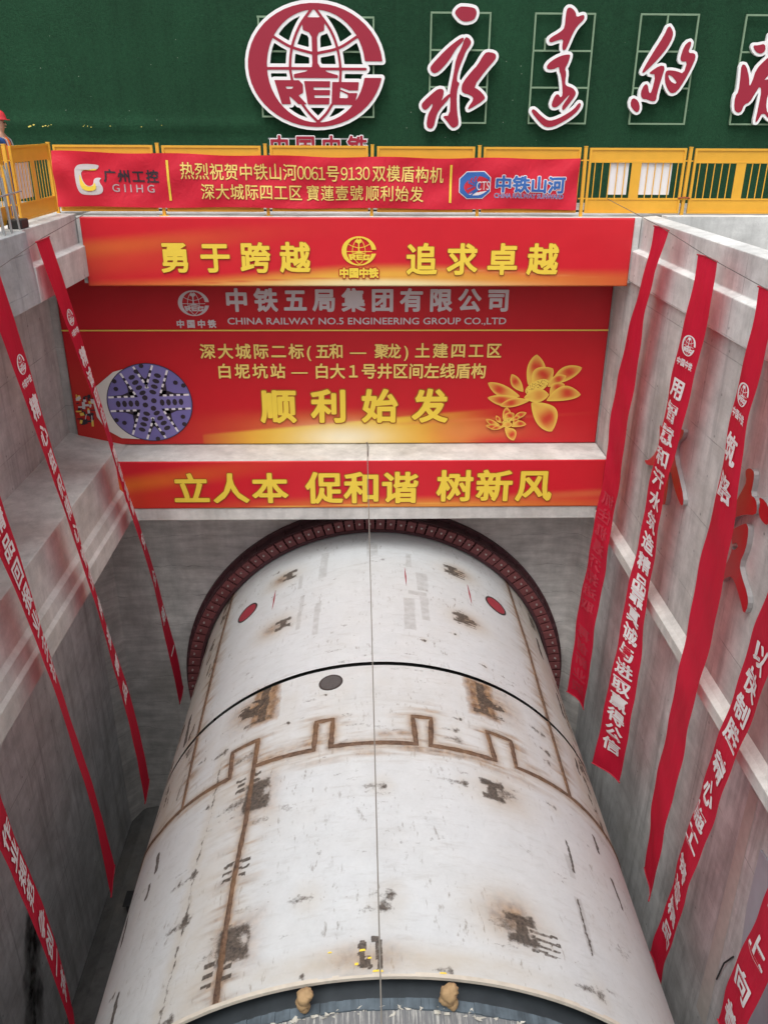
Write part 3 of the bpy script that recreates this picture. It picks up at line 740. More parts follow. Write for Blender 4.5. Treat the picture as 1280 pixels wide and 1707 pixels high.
def disc(t, y, r, mat, name, h=.012, asp=1.0):
    V = [cyl(t, y, RS+h)]; F = []; n = 36
    for ring, hh in ((.86, h), (.93, h+.006), (1.0, h+.006), (1.0, -.01)):
        for k in range(n):
            a = 2*math.pi*k/n; V.append(cyl(t+math.degrees(r*ring*math.cos(a)*asp/RS), y+r*ring*math.sin(a), RS+hh))
    F += [(0, 1+k, 1+(k+1) % n) for k in range(n)]
    for q in range(3): F += [(1+q*n+k, 1+(q+1)*n+k, 1+(q+1)*n+(k+1) % n, 1+q*n+(k+1) % n) for k in range(n)]
    return mesh(name, V, F, mat, shield, mats=[mat, M['plug_rim']], fm=[0]*n+[1]*(3*n))
M['plug_rim'] = plain('dark plug rim', (.04, .03, .028), .7, .4, 0, 20)
for t, y in ((-40.2, 16.6), (36.8, 16.54)): disc(t, y, .30, M['cover_red'], 'round_plug')['label'] = 'round dark red plug'
disc(-11.2, 12.55, .22, M['cover_grey'], 'round_plug')['label'] = 'round grey plug'
for t, y in ((-30.3, 16.41), (27.3, 16.4), (8.1, 16.4)):
    m = MB(); m.add([cyl(t-.18, y, RS+.012), cyl(t, y-.42, RS+.012), cyl(t+.25, y, RS+.012), cyl(t, y+.42, RS+.012), cyl(t-.18, y, RS-.02), cyl(t, y-.42, RS-.02), cyl(t+.25, y, RS-.02), cyl(t, y+.42, RS-.02)], [(0, 1, 2, 3), (0, 1, 5, 4), (1, 2, 6, 5), (2, 3, 7, 6), (3, 0, 4, 7)])
    m.build('red_slit', M['cover_red'], shield)
# yellow and purple paint dabs by the tail edge
for t, y, mt in ((-4.9, 6.86, 'p_yellow'), (-4.0, 7.04, 'p_yellow'), (-2.9, 6.93, 'p_yellow'), (-2.0, 6.755, 'p_yellow'), (-1.2, 6.75, 'p_yellow'), (8.0, 6.74, 'p_yellow'), (-9, 7.05, 'p_yellow')):
    wv = random.uniform(.02, .05); hv = random.uniform(.008, .02)
    mesh('paint_dab', [cyl(t-wv*12, y-hv, RS+.012), cyl(t+wv*12, y-hv*.6, RS+.012), cyl(t+wv*9, y+hv, RS+.012), cyl(t-wv*10, y+hv*.8, RS+.012)], [(0, 1, 2, 3)], M[mt], shield)
# lining segments emerging from the tail, with the packing strip between
lining = thing('segment_ring', 'grey grout streaked lining ring coming out of the white cylinder', 'tunnel lining', (XA, 4, -18))
ring_band('segment_face', -2.0, 6.50, 4.33, M['segment'], lining, inner=4.05)
V = []; F = []
nb = 150; m = MB()
for k in range(nb):
    t0 = -90+180*k/nb; t1 = t0+180/nb*random.choice([.985, .97, .99]); r0 = 4.35+random.uniform(-.006, .010); y0 = 6.44+random.uniform(-.012, .008); y1 = 6.565
    m.add([cyl(t0, y0, r0), cyl(t1, y0, r0), cyl(t1, y1, r0+.01), cyl(t0, y1, r0+.01), cyl(t0, y0, 4.29), cyl(t1, y0, 4.29), cyl(t1, y1, 4.29), cyl(t0, y1, 4.29)], [(0, 1, 2, 3), (0, 4, 5, 1), (1, 5, 6, 2), (3, 2, 6, 7), (0, 3, 7, 4)])
m.build('packing_strip', M['strip'], lining)
ring_band('tail_seal', 6.55, 7.3, 4.345, M['strip_dark'], lining, inner=4.2)
# crumbs of grout along the strip
m = MB()
for k in range(90):
    t = random.uniform(-32, 34); y = 6.47+random.uniform(-.06, .03); q = random.uniform(.012, .04)
    c = Vector(cyl(t, y-.03, 4.335)); n0 = len(m.V)
    V = [c+Vector((random.uniform(-1.6, 1.6)*q, random.uniform(-1, 1)*q, random.uniform(-.3, .9)*q)) for _ in range(6)]
    m.add(V, [(0, 1, 2), (0, 2, 3), (0, 3, 4), (1, 2, 5), (2, 3, 5), (3, 4, 5), (0, 1, 4), (1, 4, 5)])
m.build('grout_crumbs', plain('grout', (.5, .48, .42), .9, .2), lining)['kind'] = 'stuff'
def lump(loc, sz, seed, label):
    bm = bmesh.new(); rs = random.Random(seed)
    for dx, dz, r_ in ((0, 0, .62), (rs.uniform(-.2, .2), -.55, .55), (rs.uniform(-.3, .3), -1.05, .45), (.3, .3, .4)):
        ret = bmesh.ops.create_icosphere(bm, subdivisions=3, radius=sz*r_)
        for v in ret['verts']: v.co += Vector((dx*sz, 0, dz*sz))
    for v in bm.verts:
        p = v.co*9/sz*.35
        v.co += v.co.normalized()*sz*.20*(float(fbm(np.array(p.x+seed), np.array(p.z+p.y), seed))-.5)*2
    me = bpy.data.meshes.new('foam_lump'); bm.to_mesh(me); bm.free(); me.materials.append(M['foam'])
    for p in me.polygons: p.use_smooth = True
    o = bpy.data.objects.new('foam_lump', me); COL.objects.link(o); o.location = loc
    return tag(o, label, 'foam')
lump((-.73, 6.50, -9.17), .155, 3, 'short tan foam lump under the white tail edge, left of the plumb wire')
lump((.95, 6.50, -9.15), .165, 8, 'longer tan foam lump under the white tail edge, right of the plumb wire')

# ------------------------------------------------------------------ portal ring
ring = thing('portal_ring', 'dark red steel ring of bolted flaps around the far end of the cylinder', 'steel ring', (XA, 18.8, ZA))
ring_band('flange', 18.86, 18.99, 5.07, M['ring_rim'], ring, inner=4.7)
ring_band('inner_hoop', 18.50, 18.9, 4.67, M['ring_rim'], ring, inner=4.60)
ring_band('outer_hoop', 18.56, 18.9, 4.98, M['ring_rim'], ring, inner=4.94)
for k in range(48):
    t = -114+228*k/47; m = MB(); m.add([cyl(t, 18.60, 4.98), cyl(t, 18.86, 4.98), cyl(t, 18.86, 5.06), cyl(t+.25, 18.60, 4.98), cyl(t+.25, 18.86, 4.98), cyl(t+.25, 18.86, 5.06)], [(0, 1, 2), (3, 5, 4), (0, 3, 4, 1), (1, 4, 5, 2), (2, 5, 3, 0)])
    m.build('gusset', M['ring_rim'], ring)
fl = None
for k in range(76):
    t = -113+226*k/75
    if fl is None:
        m = MB(); w2 = .105
        m.add([(-w2, 18.53, -.15), (w2, 18.53, -.15), (w2, 18.47, .15), (-w2, 18.47, .15), (-w2, 18.56, -.15), (w2, 18.56, -.15), (w2, 18.54, .15), (-w2, 18.54, .15)], [(0, 1, 2, 3), (4, 7, 6, 5), (0, 4, 5, 1), (1, 5, 6, 2), (2, 6, 7, 3), (3, 7, 4, 0)])
        m.tube([(0, 18.50, .04), (0, 18.45, .04)], .024, 8, 1)
        fl = m.build('flap_plate', None, ring, mats=[M['ring_flap'], M['bolt']]); o = fl
    else:
        o = fl.copy(); COL.objects.link(o)
    o.matrix_parent_inverse = Matrix.Translation((-XA, -18.8, -ZA)); o.location = (XA+4.80*math.sin(R(t)), random.uniform(-.012, .012), ZA+4.80*math.cos(R(t))); o.rotation_euler = (random.uniform(-.0, .0), R(t)+random.uniform(-.012, .012), 0)

# ------------------------------------------------------------------ printed banners on the end wall
def art_panel(name, x0, x1, z0, z1, y, color, parent, step=.03, wave=.006, fold=0.0, th=.02):
    nx = int((x1-x0)/step); nz = int((z1-z0)/step)
    X, Z = np.meshgrid(np.linspace(x0, x1, nx), np.linspace(z0, z1, nz))
    Yw = y+wave*(fbm(X*.7, Z*1.1, 3)-.5)*2
    V = np.stack([X, Yw, Z], -1).reshape(-1, 3); i = np.arange(nz-1)[:, None]*nx; j = np.arange(nx-1)[None, :]
    F = np.stack([i+j, i+j+1, i+nx+j+1, i+nx+j], -1).reshape(-1, 4); c = color(X, Z).reshape(-1, 3)
    V = [tuple(v) for v in V]; F = [tuple(f) for f in F]; n0 = len(V)
    rim = [(0, k) for k in range(nx)]+[(k, nx-1) for k in range(1, nz)]+[(nz-1, k) for k in range(nx-2, -1, -1)]+[(k, 0) for k in range(nz-2, 0, -1)]
    ri = [a*nx+b for a, b in rim]
    for q in ri: V.append((V[q][0], V[q][1]+th, V[q][2]))
    c = np.vstack([c, c[ri]*.8])
    for k in range(len(ri)): F.append((ri[k], n0+k, n0+(k+1) % len(ri), ri[(k+1) % len(ri)]))
    if fold:
        b = len(V); V += [(x0, y, z1+.004), (x1, y, z1+.004), (x1, y+fold, z1+.006), (x0, y+fold, z1+.006)]; F.append((b, b+1, b+2, b+3)); c = np.vstack([c, np.tile([.66, .12, .13], (4, 1))])
    o = mesh(name, V, F, M['print'], parent, True)
    a = o.data.color_attributes.new('art', 'FLOAT_COLOR', 'POINT'); a.data.foreach_set('color', np.hstack([c, np.ones((len(c), 1))]).astype(np.float32).ravel())
    return o
def lerp(c, d, f): return c+(np.array(d)-c)*f[..., None]
def sm(a, b, x): t = np.clip((x-a)/(b-a), 0, 1); return t*t*(3-2*t)
REDC = (.63, .014, .026)
def art_top(X, Z):
    c = np.tile(np.array(REDC), X.shape+(1,)).astype(float)
    u = (X+5.5)
    ray = sm(.28, 0, np.abs(Z+2.0+.17*u*-.55+.28))*np.exp(-(u/2.6)**2); c = lerp(c, (.70, .16, .03), ray*.75)
    ray2 = sm(.5, 0, np.abs(Z+2.55-.10*u))*np.exp(-(u/2.2)**2); c = lerp(c, (.66, .09, .03), ray2*.5)
    h = np.exp(-(X/4.6)**2)
    edge = -2.86+.20*np.exp(-((X-.3)/2.6)**2)+.02*X
    glow = sm(edge+.16, edge-.10, Z)*h; c = lerp(c, (.82, .46, .06), glow*.9)
    core = sm(-2.84, -2.96, Z-.05*np.exp(-(X/2)**2))*np.exp(-((X-.4)/2.2)**2); c = lerp(c, (.86, .76, .42), core*.9)
    ln = sm(.02, 0, np.abs(Z-(-2.80-.012*(X-1.0)**2*.6)))*np.exp(-((X+2)/2.2)**2); c = lerp(c, (.55, .03, .02), ln*.6)
    ray3 = sm(.02, 0, np.abs(Z+2.62+.05*np.abs(X-1.2)))*np.exp(-((X-2.8)/1.4)**2); c = lerp(c, (.80, .35, .12), ray3*.7)
    return c
def art_big(X, Z):
    c = np.tile(np.array((.56, .012, .020)), X.shape+(1,)).astype(float)
    c = lerp(c, (.44, .008, .014), sm(-4.2, -3.0, Z)*.6+0*X)  # shade under the top beam, painted into the print colour as a darker top
    c = lerp(c, (.52, .04, .02), np.exp(-((X+6.4)/1.3)**2)*sm(-4.2, -5.4, Z)*.5)
    yb = -6.80+.10*(X+3.9)*.9
    low = sm(0, .05, X+3.75)*sm(yb+.22*1+.05, yb+.20, Z)*np.exp(-((X+.6)/2.7)**4)
    c = lerp(c, (.84, .56, .05), low*.95)
    gl = np.exp(-((X+.35)/2.3)**2)*sm(-5.85, -6.35, Z); c = lerp(c, (.80, .34, .06), gl*.55*(1-low))
    hot = np.exp(-((X+.45)/1.0)**2-((Z+6.62)/.28)**2); c = lerp(c, (.92, .86, .66), hot*.85)
    stl = sm(.06, 0, np.abs(Z+6.18-.055*(X-3)))*sm(.3, 1.4, X)*np.exp(-((X-2)/2.0)**2); c = lerp(c, (.72, .20, .06), stl*.6)
    rt_ = sm(.45, 0, np.abs(Z+6.5))*sm(1.2, 2.2, X)*np.exp(-((X-2.2)/1.3)**2); c = lerp(c, (.72, .26, .07), rt_*.7)
    cb = sm(-6.45, -6.85, Z+.10*(X-2.8))*sm(2.3, 3.2, X); c = lerp(c, (.62, .012, .022), cb)
    return c
def art_low(X, Z):
    c = np.tile(np.array(REDC), X.shape+(1,)).astype(float); u = X+5.5
    ray = sm(.34, 0, np.abs(Z+7.42-.16*u))*np.exp(-(u/2.4)**2); c = lerp(c, (.74, .17, .02), ray*.85)
    ray = sm(.5, 0, np.abs(Z+7.75-.03*u))*np.exp(-(u/1.5)**2); c = lerp(c, (.66, .07, .02), ray*.6)
    gb = sm(-7.62, -7.92, Z)*np.exp(-((X-1.6)/3.4)**2); c = lerp(c, (.80, .36, .05), gb*.8)
    ln = sm(.02, 0, np.abs(Z+7.86-.018*(X-1)))*np.exp(-((X+1)/3)**2); c = lerp(c, (.85, .55, .1), ln*.8)
    gr = sm(.15, 0, np.abs(Z+7.72-.05*(X-3.2)))*sm(2, 4, X); c = lerp(c, (.72, .2, .06), gr*.55)
    return c
flat = lambda y: (lambda x, z, l: (x, y-l-.014, z))
# top banner
b1 = thing('slogan_banner', 'long red banner with yellow slogan and emblem on the top concrete beam', 'banner', (0, 17.5, -3))
art_panel('sheet', -5.53, 5.42, -2.98, -1.655, 17.49, art_top, b1, fold=.16)
def two_tone(fn, parts, parent, front='p_yellow', back='p_dkred', ob=.045, name='lettering', lift=.004):
    """each entry: function(bold) -> 2-D geometry; the printed outline lies just behind the fill"""
    for f, b0 in parts:
        o = Print(fn).add(f(b0), lift+.004).build(name, M[front], parent)
        Print(fn).add(f(b0+ob), lift-.002).build('outline', M[back], o)
two_tone(flat(17.49), [(lambda b: cjk('勇于跨越', -4.03, -1.06, -2.70, -2.13, b), .028), (lambda b: cjk('追求卓越', .89, 3.94, -2.74, -2.15, b), .028)], b1, ob=.02, back='p_brown')
Print(flat(17.49)).add(emblem2d(-.07, -2.29, .36), .006).build('emblem', M['p_yellow'], b1)
two_tone(flat(17.49), [(lambda b: cjk('中国中铁', -.47, .32, -2.81, -2.62, b), .05)], b1, name='caption', ob=.09, back='letter_red')
# big banner
YB = 18.575
b2 = thing('slogan_banner', 'biggest red banner with gold lotus, cutterhead picture and silver company lettering', 'banner', (0, 18.6, -6.8))
art_panel('sheet', -6.60, 5.46, -6.78, -2.4, YB, art_big, b2, step=.035, wave=.005)
fb = flat(YB)
Print(fb).add(emblem2d(-3.67, -3.53, .35)).build('emblem', M['p_silver'], b2)
P = Print(fb); P.add(cjk('中国中铁', -4.08, -3.22, -4.06, -3.89, .04)).build('caption', M['p_silver'], b2)
P = Print(fb); P.add(cjk('中铁五局集团有限公司', -2.98, 3.21, -3.70, -3.22, .035)); P.build('company_name', M['p_silver'], b2)
P = Print(fb); P.add(line('CHINA RAILWAY NO.5 ENGINEERING GROUP CO.,LTD', -2.96, 3.16, -3.985, -3.845, .014)); P.build('latin_name', M['p_silver'], b2)
m = MB(); m.box((-6.6, YB-.022, -4.135), (5.46, YB-.016, -4.105)); m.build('gold_line', M['p_gold'], b2)
two_tone(fb, [(lambda b: cjk('深大城际二标', -3.62, -1.32, -4.75, -4.42, b), .022), (lambda b: cjk('(五和', -1.36, -.44, -4.75, -4.42, b, sx=.92), .022), (lambda b: cjk('—', -.28, .14, -4.75, -4.42, b), .012), (lambda b: cjk('聚龙)', .26, 1.12, -4.75, -4.42, b, sx=.92), .022), (lambda b: cjk('土建四工区', 1.16, 3.10, -4.74, -4.41, b), .022)], b2, front='p_pale', ob=.018, name='section_lettering')
two_tone(fb, [(lambda b: cjk('白坭坑站', -3.28, -1.75, -5.20, -4.87, b), .022), (lambda b: cjk('—', -1.60, -1.2, -5.20, -4.87, b), .012), (lambda b: cjk('白大１号井区间左线盾构', -1.10, 2.78, -5.21, -4.87, b, sx=.97), .022)], b2, front='p_pale', ob=.018, name='route_lettering')
two_tone(fb, [(lambda b: cjk('顺利始发', -2.34, 1.93, -6.24, -5.48, b, sx=1.02), .034)], b2, front='p_yellow', ob=.03, back='p_brown', name='headline')
# picture of a tunnelling machine on the big banner
def flat_poly(parent, name, mat, polys, y):
    m = MB()
    for p in polys:
        b = len(m.V); m.V += [(x, y, z) for x, z in p]; m.F.append(tuple(b+i for i in range(len(p)))); m.M.append(0)
    return m.build(name, mat, parent)
cx, cz, rx, rz = -4.86, -5.77, .95, .905
def E_(a, k=1.0, dx=0, dz=0): return (cx+dx+rx*k*math.cos(a), cz+dz+rz*k*math.sin(a))
pic = mesh('machine_picture', [(x, YB-.020, z) for x, z in [(-4.95, -4.87), (-5.6, -5.05), (-6.02, -5.38), (-6.14, -5.75), (-6.1, -6.1), (-5.92, -6.42), (-5.6, -6.62), (-4.9, -6.66)]], [tuple(range(8))], M['tbm_white'], b2)
gq = {'p_ink': [], 'p_gold': [], 'p_silver': []}
for _ in range(46):
    x = random.uniform(-6.50, -6.14); z = random.uniform(-6.34, -5.62)-.15*(x+6.14); a = random.choice((.0, .25, 1.5, 1.25)); L = random.uniform(.05, .17); W = random.uniform(.008, .035)
    d = (math.cos(a), math.sin(a)); gq[random.choice(('p_ink', 'p_ink', 'p_ink', 'p_gold', 'p_silver'))].append([(x-d[0]*L/2-d[1]*W, z-d[1]*L/2+d[0]*W), (x+d[0]*L/2-d[1]*W, z+d[1]*L/2+d[0]*W), (x+d[0]*L/2+d[1]*W, z+d[1]*L/2-d[0]*W), (x-d[0]*L/2+d[1]*W, z-d[1]*L/2-d[0]*W)])
for q, (k, v) in enumerate(gq.items()):
    m = MB()
    for n_, p in enumerate(v): m.add([(x, YB-.0185-.0006*q-.00001*n_, z) for x, z in p], [tuple(range(4))])
    m.build('rear_gear', M[k], pic)
flat_poly(pic, 'ink_rim', M['p_ink'], [[E_(a, 1.02) for a in np.linspace(0, 2*math.pi, 60, endpoint=False)]], YB-.0215)  # printed ink outline around the cutterhead face
flat_poly(pic, 'cutterhead_face', M['purple'], [[E_(a) for a in np.linspace(0, 2*math.pi, 60, endpoint=False)]], YB-.0230)
blk = []; wht = []; lil = []; slot = []
def U(r, t, a): return (cx+rx*(r*math.cos(a)-t*math.sin(a)), cz+rz*(r*math.sin(a)+t*math.cos(a)))
for k in range(6):
    a = R(2+60*k+(8 if k % 3 == 1 else 0)-(4 if k % 3 == 2 else 0))
    lil.append([U(.05, -.16, a), U(.96, -.16, a), U(.985, 0, a), U(.96, .16, a), U(.05, .16, a)])
    for s in (-1, 1):
        slot.append([U(.24, s*.15, a), U(.96, s*.15, a), U(.95, s*.21, a), U(.62, s*.23, a), U(.46, s*.30, a), U(.34, s*.30, a)])
        for q in (.34, .50, .66, .83): wht.append([U(q, s*.155, a), U(q+(.09 if q < .8 else .13), s*.155, a), U(q+(.09 if q < .8 else .13), s*.205, a), U(q, s*.205, a)])
    for q in (.30, .45, .60, .75): blk.append([U(q+.058*math.cos(b), .088*math.sin(b), a) for b in np.linspace(0, 2*math.pi, 8, endpoint=False)])
    for q, o_ in ((.86, .42), (.68, .50)): blk.append([U(q+.06*math.cos(b), o_+.06*math.sin(b), a) for b in np.linspace(0, 2*math.pi, 7, endpoint=False)])
for q, a in ((.12, .5), (.12, 3.6), (.17, 2.2), (.16, 5.2)): blk.append([U(q+.07*math.cos(b), .07*math.sin(b), a) for b in np.linspace(0, 2*math.pi, 8, endpoint=False)])
lil.append([E_(a, .2) for a in np.linspace(0, 2*math.pi, 16, endpoint=False)])
flat_poly(pic, 'muck_slots', M['p_ink'], slot, YB-.0245)
m = MB()
for i, p in enumerate(lil): m.V += [(x, YB-.0260-.0003*i, z) for x, z in p]; m.F.append(tuple(len(m.V)-len(p)+q for q in range(len(p)))); m.M.append(0)
m.build('spokes', M['purple_lt'], pic)
flat_poly(pic, 'cutters', M['p_ink'], blk, YB-.0300); flat_poly(pic, 'scrapers', M['p_white'], wht, YB-.0290)
# lotus picture
PETALS = [((625, 80), (560, 430), 118, -.35), ((810, 240), (620, 480), 128, .3), ((1125, 230), (800, 430), 92, .35), ((115, 405), (470, 565), 78, .3), ((365, 305), (505, 510), 62, .2), ((960, 325), (770, 450), 62, .25), ((120, 580), (530, 612), 72, .3),
          ((950, 420), (800, 560), 76, .3), ((1140, 545), (770, 612), 98, .55), ((260, 675), (580, 615), 58, -.2), ((860, 990), (610, 640), 150, .35), ((790, 545), (520, 580), 92, .1)]
def lotus(X0, Z0, k, y, parent):
    V = []; F = []; C = []; gold = np.array([.84, .60, .10]); red = np.array([.60, .05, .025]); org = np.array([.74, .36, .06])
    for i, (tp, bs, wd, sk) in enumerate(PETALS):
        tp = np.array([(tp[0]-640)*.0021, -(tp[1]-540)*.0020])*k; bs = np.array([(bs[0]-640)*.0021, -(bs[1]-540)*.0020])*k; wd_ = wd*.0021*k*.88
        d = tp-bs; L = np.linalg.norm(d); d = d/L; nn = np.array([-d[1], d[0]]); b = len(V); n = 22; m_ = 9
        for t in np.linspace(0, 1, n):
            w_ = wd_*(math.sin(math.pi*min(1, t)**1.15)**.75*.95+.05*(1-t)); c = bs+d*L*t+nn*sk*math.sin(math.pi*t)*wd_
            for u in np.linspace(-1, 1, m_):
                q = c+nn*w_*u; V.append((X0+q[0], y-.0016*i, Z0+q[1]))
                e = abs(u); f = max(0.0, 1-((e/.86)**4))*math.exp(-((t-.62)/.30)**2)*(.55 if i == 11 else 1)
                col = gold*(1-f)+red*f
                g2 = .6*math.exp(-((t-.12)/.2)**2)*(1-e); C.append(col*(1-g2)+org*g2)
        for a in range(n-1):
            for c_ in range(m_-1): F.append((b+a*m_+c_, b+a*m_+c_+1, b+(a+1)*m_+c_+1, b+(a+1)*m_+c_))
    f = mesh('lotus_picture', V, F, M['print'], parent)
    a = f.data.color_attributes.new('art', 'FLOAT_COLOR', 'POINT'); a.data.foreach_set('color', np.hstack([np.array(C), np.ones((len(C), 1))]).astype(np.float32).ravel())
    po = [(X0+(.02+.26*math.cos(b))*k, Z0+(.18+.15*math.sin(b)+.10*math.cos(b))*k) for b in np.linspace(0, 2*math.pi, 24, endpoint=False)]
    mesh('flower_heart', [(p[0], y-.0150, p[1]) for p in po], [tuple(range(24))], M['p_gold'], f)
    dm = MB()
    for _ in range(70):
        t = random.uniform(0, 6.28); q = random.uniform(.2, 1); x = X0+(.02+.24*q*math.cos(t))*k; z = Z0+(.18+.13*q*math.sin(t)+.10*q*math.cos(t))*k; e = .014*k
        dm.add([(x-e, y-.0165, z), (x+e, y-.0165, z-e*.4), (x, y-.0165, z+e)], [(0, 1, 2)])
    dm.build('stamen_dots', M['p_brown'], f)['kind'] = 'stuff'
lotus(3.94, -5.59, 1.0, YB-.014, b2); lotus(3.32, -6.30, .44, YB-.036, b2)
# low banner
b3 = thing('slogan_banner', 'narrow red banner with nine yellow characters on the lower beam above the cylinder', 'banner', (0, 17.5, -8))
art_panel('sheet', -5.53, 5.43, -7.94, -6.80, 17.50, art_low, b3)
two_tone(flat(17.50), [(lambda b: cjk('立人本', -4.27, -1.72, -7.79, -7.09, b, sx=1.1), .028), (lambda b: cjk('促和谐', -1.29, 1.22, -7.81, -7.07, b, sx=1.06), .028), (lambda b: cjk('树新风', 1.66, 4.25, -7.78, -7.04, b, sx=1.06), .028)], b3, ob=.022, back='p_brown')

# ------------------------------------------------------------------ fence along the far edge
FT, FBZ = -.37, -1.57
def make_panel(label):
    t = thing('site_barrier', label, 'fence panel', (0, 0, FBZ), 'yellow fence panels along the edge')
    W = .925
    m = MB(); e = .022
    for x in (-W, W): m.box((x-e, -e, FBZ), (x+e, e, FT))
    for z in (FBZ+.02, FT-.02): m.box((-W+e, -e, z-.02), (W-e, e, z+.02))
    for z in (FBZ+.27, FT-.25): m.box((-W+e, -.015, z-.016), (W-e, .015, z+.016))
    m.build('frame', M['yellow'], t)
    m = MB(); m.box((-W+e, -.004, FT-.234), (W-e, .006, FT-.04)); m.build('top_plate', M['yellow'], t)
    m = MB(); m.box((-W+e, -.004, FBZ+.04), (W-e, .006, FBZ+.254)); m.build('bottom_plate', M['yellow'], t)
    m = MB(); m.box((-.095, -.012, FBZ+.286), (.095, .004, FT-.266)); m.build('middle_plate', M['yellow'], t)
    for s in (-1, 1):
        for k in range(5):
            x = s*(.225+k*.148); m = MB(); m.box((x-.009, -.005, FBZ+.286), (x+.009, .005, FT-.266)); m.build('bar', M['yellow'], t)
    return t
def make_post():
    m = MB(); m.box((-.03, -.03, -1.66), (.03, .03, FT+.02)); m.box((-.034, -.034, FT+.02), (.034, .034, FT+.035)); m.box((-.09, -.09, -1.66), (.09, .09, -1.645))
    for z in (FT-.22, FBZ+.28): m.box((-.075, -.014, z-.012), (.075, .014, z+.012))
    return tag(m.build('barrier_post', M['yellow']), 'x', 'fence post', 'yellow fence posts')
YF = 17.66
pnl = make_panel('x'); pst = make_post()
labs = ['yellow fence panel behind the banner end with the grey and gold logo', 'yellow fence panel behind the first words of the congratulation banner', 'yellow fence panel below the big round emblem, behind the congratulation banner', 'yellow fence panel behind the middle of the congratulation banner, right of the emblem caption',
        'yellow fence panel behind the blue lettering at the right end of the congratulation banner', 'yellow barred fence panel with two white boards behind its bars', 'yellow barred fence panel without boards at the right edge of the photo']
PX = [-5.99+2.066*k for k in range(8)]
def turn(o, rz, loc):
    o.location = loc; o.rotation_euler = (0, 0, rz)
first = True
for k in range(7):
    o = pnl if first else copy_tree(pnl); first = False
    o.location = ((PX[k]+PX[k+1])/2, YF, FBZ+random.uniform(-.012, .012)-(.012*(k-3)*.4)); o['label'] = labs[k]
plab = ['yellow fence post at the corner where the fence turns towards the viewer', 'yellow fence post left of the opening words on the congratulation banner', 'yellow fence post just left of the round emblem caption', 'yellow fence post just right of the round emblem caption', 'yellow fence post above the blue logo on the congratulation banner', 'yellow fence post at the right end of the congratulation banner', 'yellow fence post between the panel with white boards and the last panel', 'yellow fence post just outside the right edge of the photo']
for k in range(8):
    o = pst if k == 0 else pst.copy()
    if k: COL.objects.link(o)
    o.location = (PX[k], YF, -.006*(k-3)); o.rotation_euler = (R(random.uniform(-1, 1)), R(random.uniform(-.8, .8)), 0); o['label'] = plab[k]
for k, (yc, lb) in enumerate(((16.42, 'yellow fence panel running along the left edge with a white board behind its bars'), (14.2, 'yellow fence panel along the left edge, mostly outside the photo'))):
    o = copy_tree(pnl); o.location = (-5.90-.03*k, yc, FBZ+.03); o.rotation_euler = (0, 0, R(90)); o['label'] = lb
for k, (yc, lb) in enumerate(((15.32, 'yellow fence post on the left edge beside the rebar ends'),)):
    o = pst.copy(); COL.objects.link(o); o.location = (-5.93, yc, .03); o['label'] = lb
def board(x0, x1, z0, z1, y, label, rz=None):
    m = MB()
    if rz is None: m.box((x0, y, z0), (x1, y+.006, z1))
    else: m.box((rz, x0, z0), (rz-.006, x1, z1))
    return tag(m.build('white_board', M['white']), label, 'board', 'blank white boards behind the fence bars')
board(4.87, 5.235, -1.23, -.60, YF+.03, 'narrower blank white board behind the right fence bars')
board(5.45, 6.09, -1.23, -.60, YF+.03, 'wider blank white board behind the right fence bars')
board(15.55, 16.36, -1.20, -.62, 0, 'blank white board behind the bars of the left turned fence panel', -5.935)
# clamp rags
m = MB(); m.tube([(PX[6]-.13, YF-.03, -1.29), (PX[6]-.02, YF-.045, -1.275), (PX[6]+.1, YF-.035, -1.29)], .016, 6); tag(m.build('tie_rag', plain('rusty rag', (.3, .07, .03), .9)), 'rusty red tie knotted around the fence post right of the white boards', 'tie')

# congratulation banner on the fence
fb0 = thing('congratulation_banner', 'red congratulation banner tied along the yellow fence with company names', 'banner', (0, 17.6, -1.5))
def fence_surf(x, z, l=0):
    u = (x+5.93)/10.16; ztop = -.47-.03*math.sin(u*math.pi)-.10*u+.012*math.sin(x*3.1); zbot = -1.475-.03*u+.01*math.sin(x*2.3+1)
    f = (z+1.475)/(1.0); zz = zbot+(ztop-zbot)*f
    y = 17.585-.018-.016*math.sin(x*2.0+z*5)-.010*math.sin(x*5.3-z*9)-.030*math.exp(-((u-.0)/.05)**2)*math.sin(z*8+x*4)-.03*math.exp(-((1-u)/.06)**2)*math.sin(z*7-x*6)
    return (x, y-l, zz)
nx, nz = 210, 24; V = []; F = []
for i in range(nz+1):
    for j in range(nx+1): V.append(fence_surf(-5.93+10.16*j/nx, -1.475+1.0*i/nz))
for i in range(nz):
    for j in range(nx): F.append((i*(nx+1)+j, i*(nx+1)+j+1, (i+1)*(nx+1)+j+1, (i+1)*(nx+1)+j))
mesh('sheet', V, F, M['vinyl'], fb0, True)
FS = lambda x, z, l: fence_surf(x, z, l+.006)
fz = lambda z: -1.475+(z+1.475)/.98     # picture heights -> banner heights
P = Print(FS); P.add(cjk('广州工控', -4.98, -3.93, -1.01, -.78, .03)); P.build('company_name', M['p_ink'], fb0)
P = Print(FS); P.add(line('G I I H G', -4.84, -4.03, -1.19, -1.05, .008)); P.build('latin_name', M['p_greytx'], fb0)
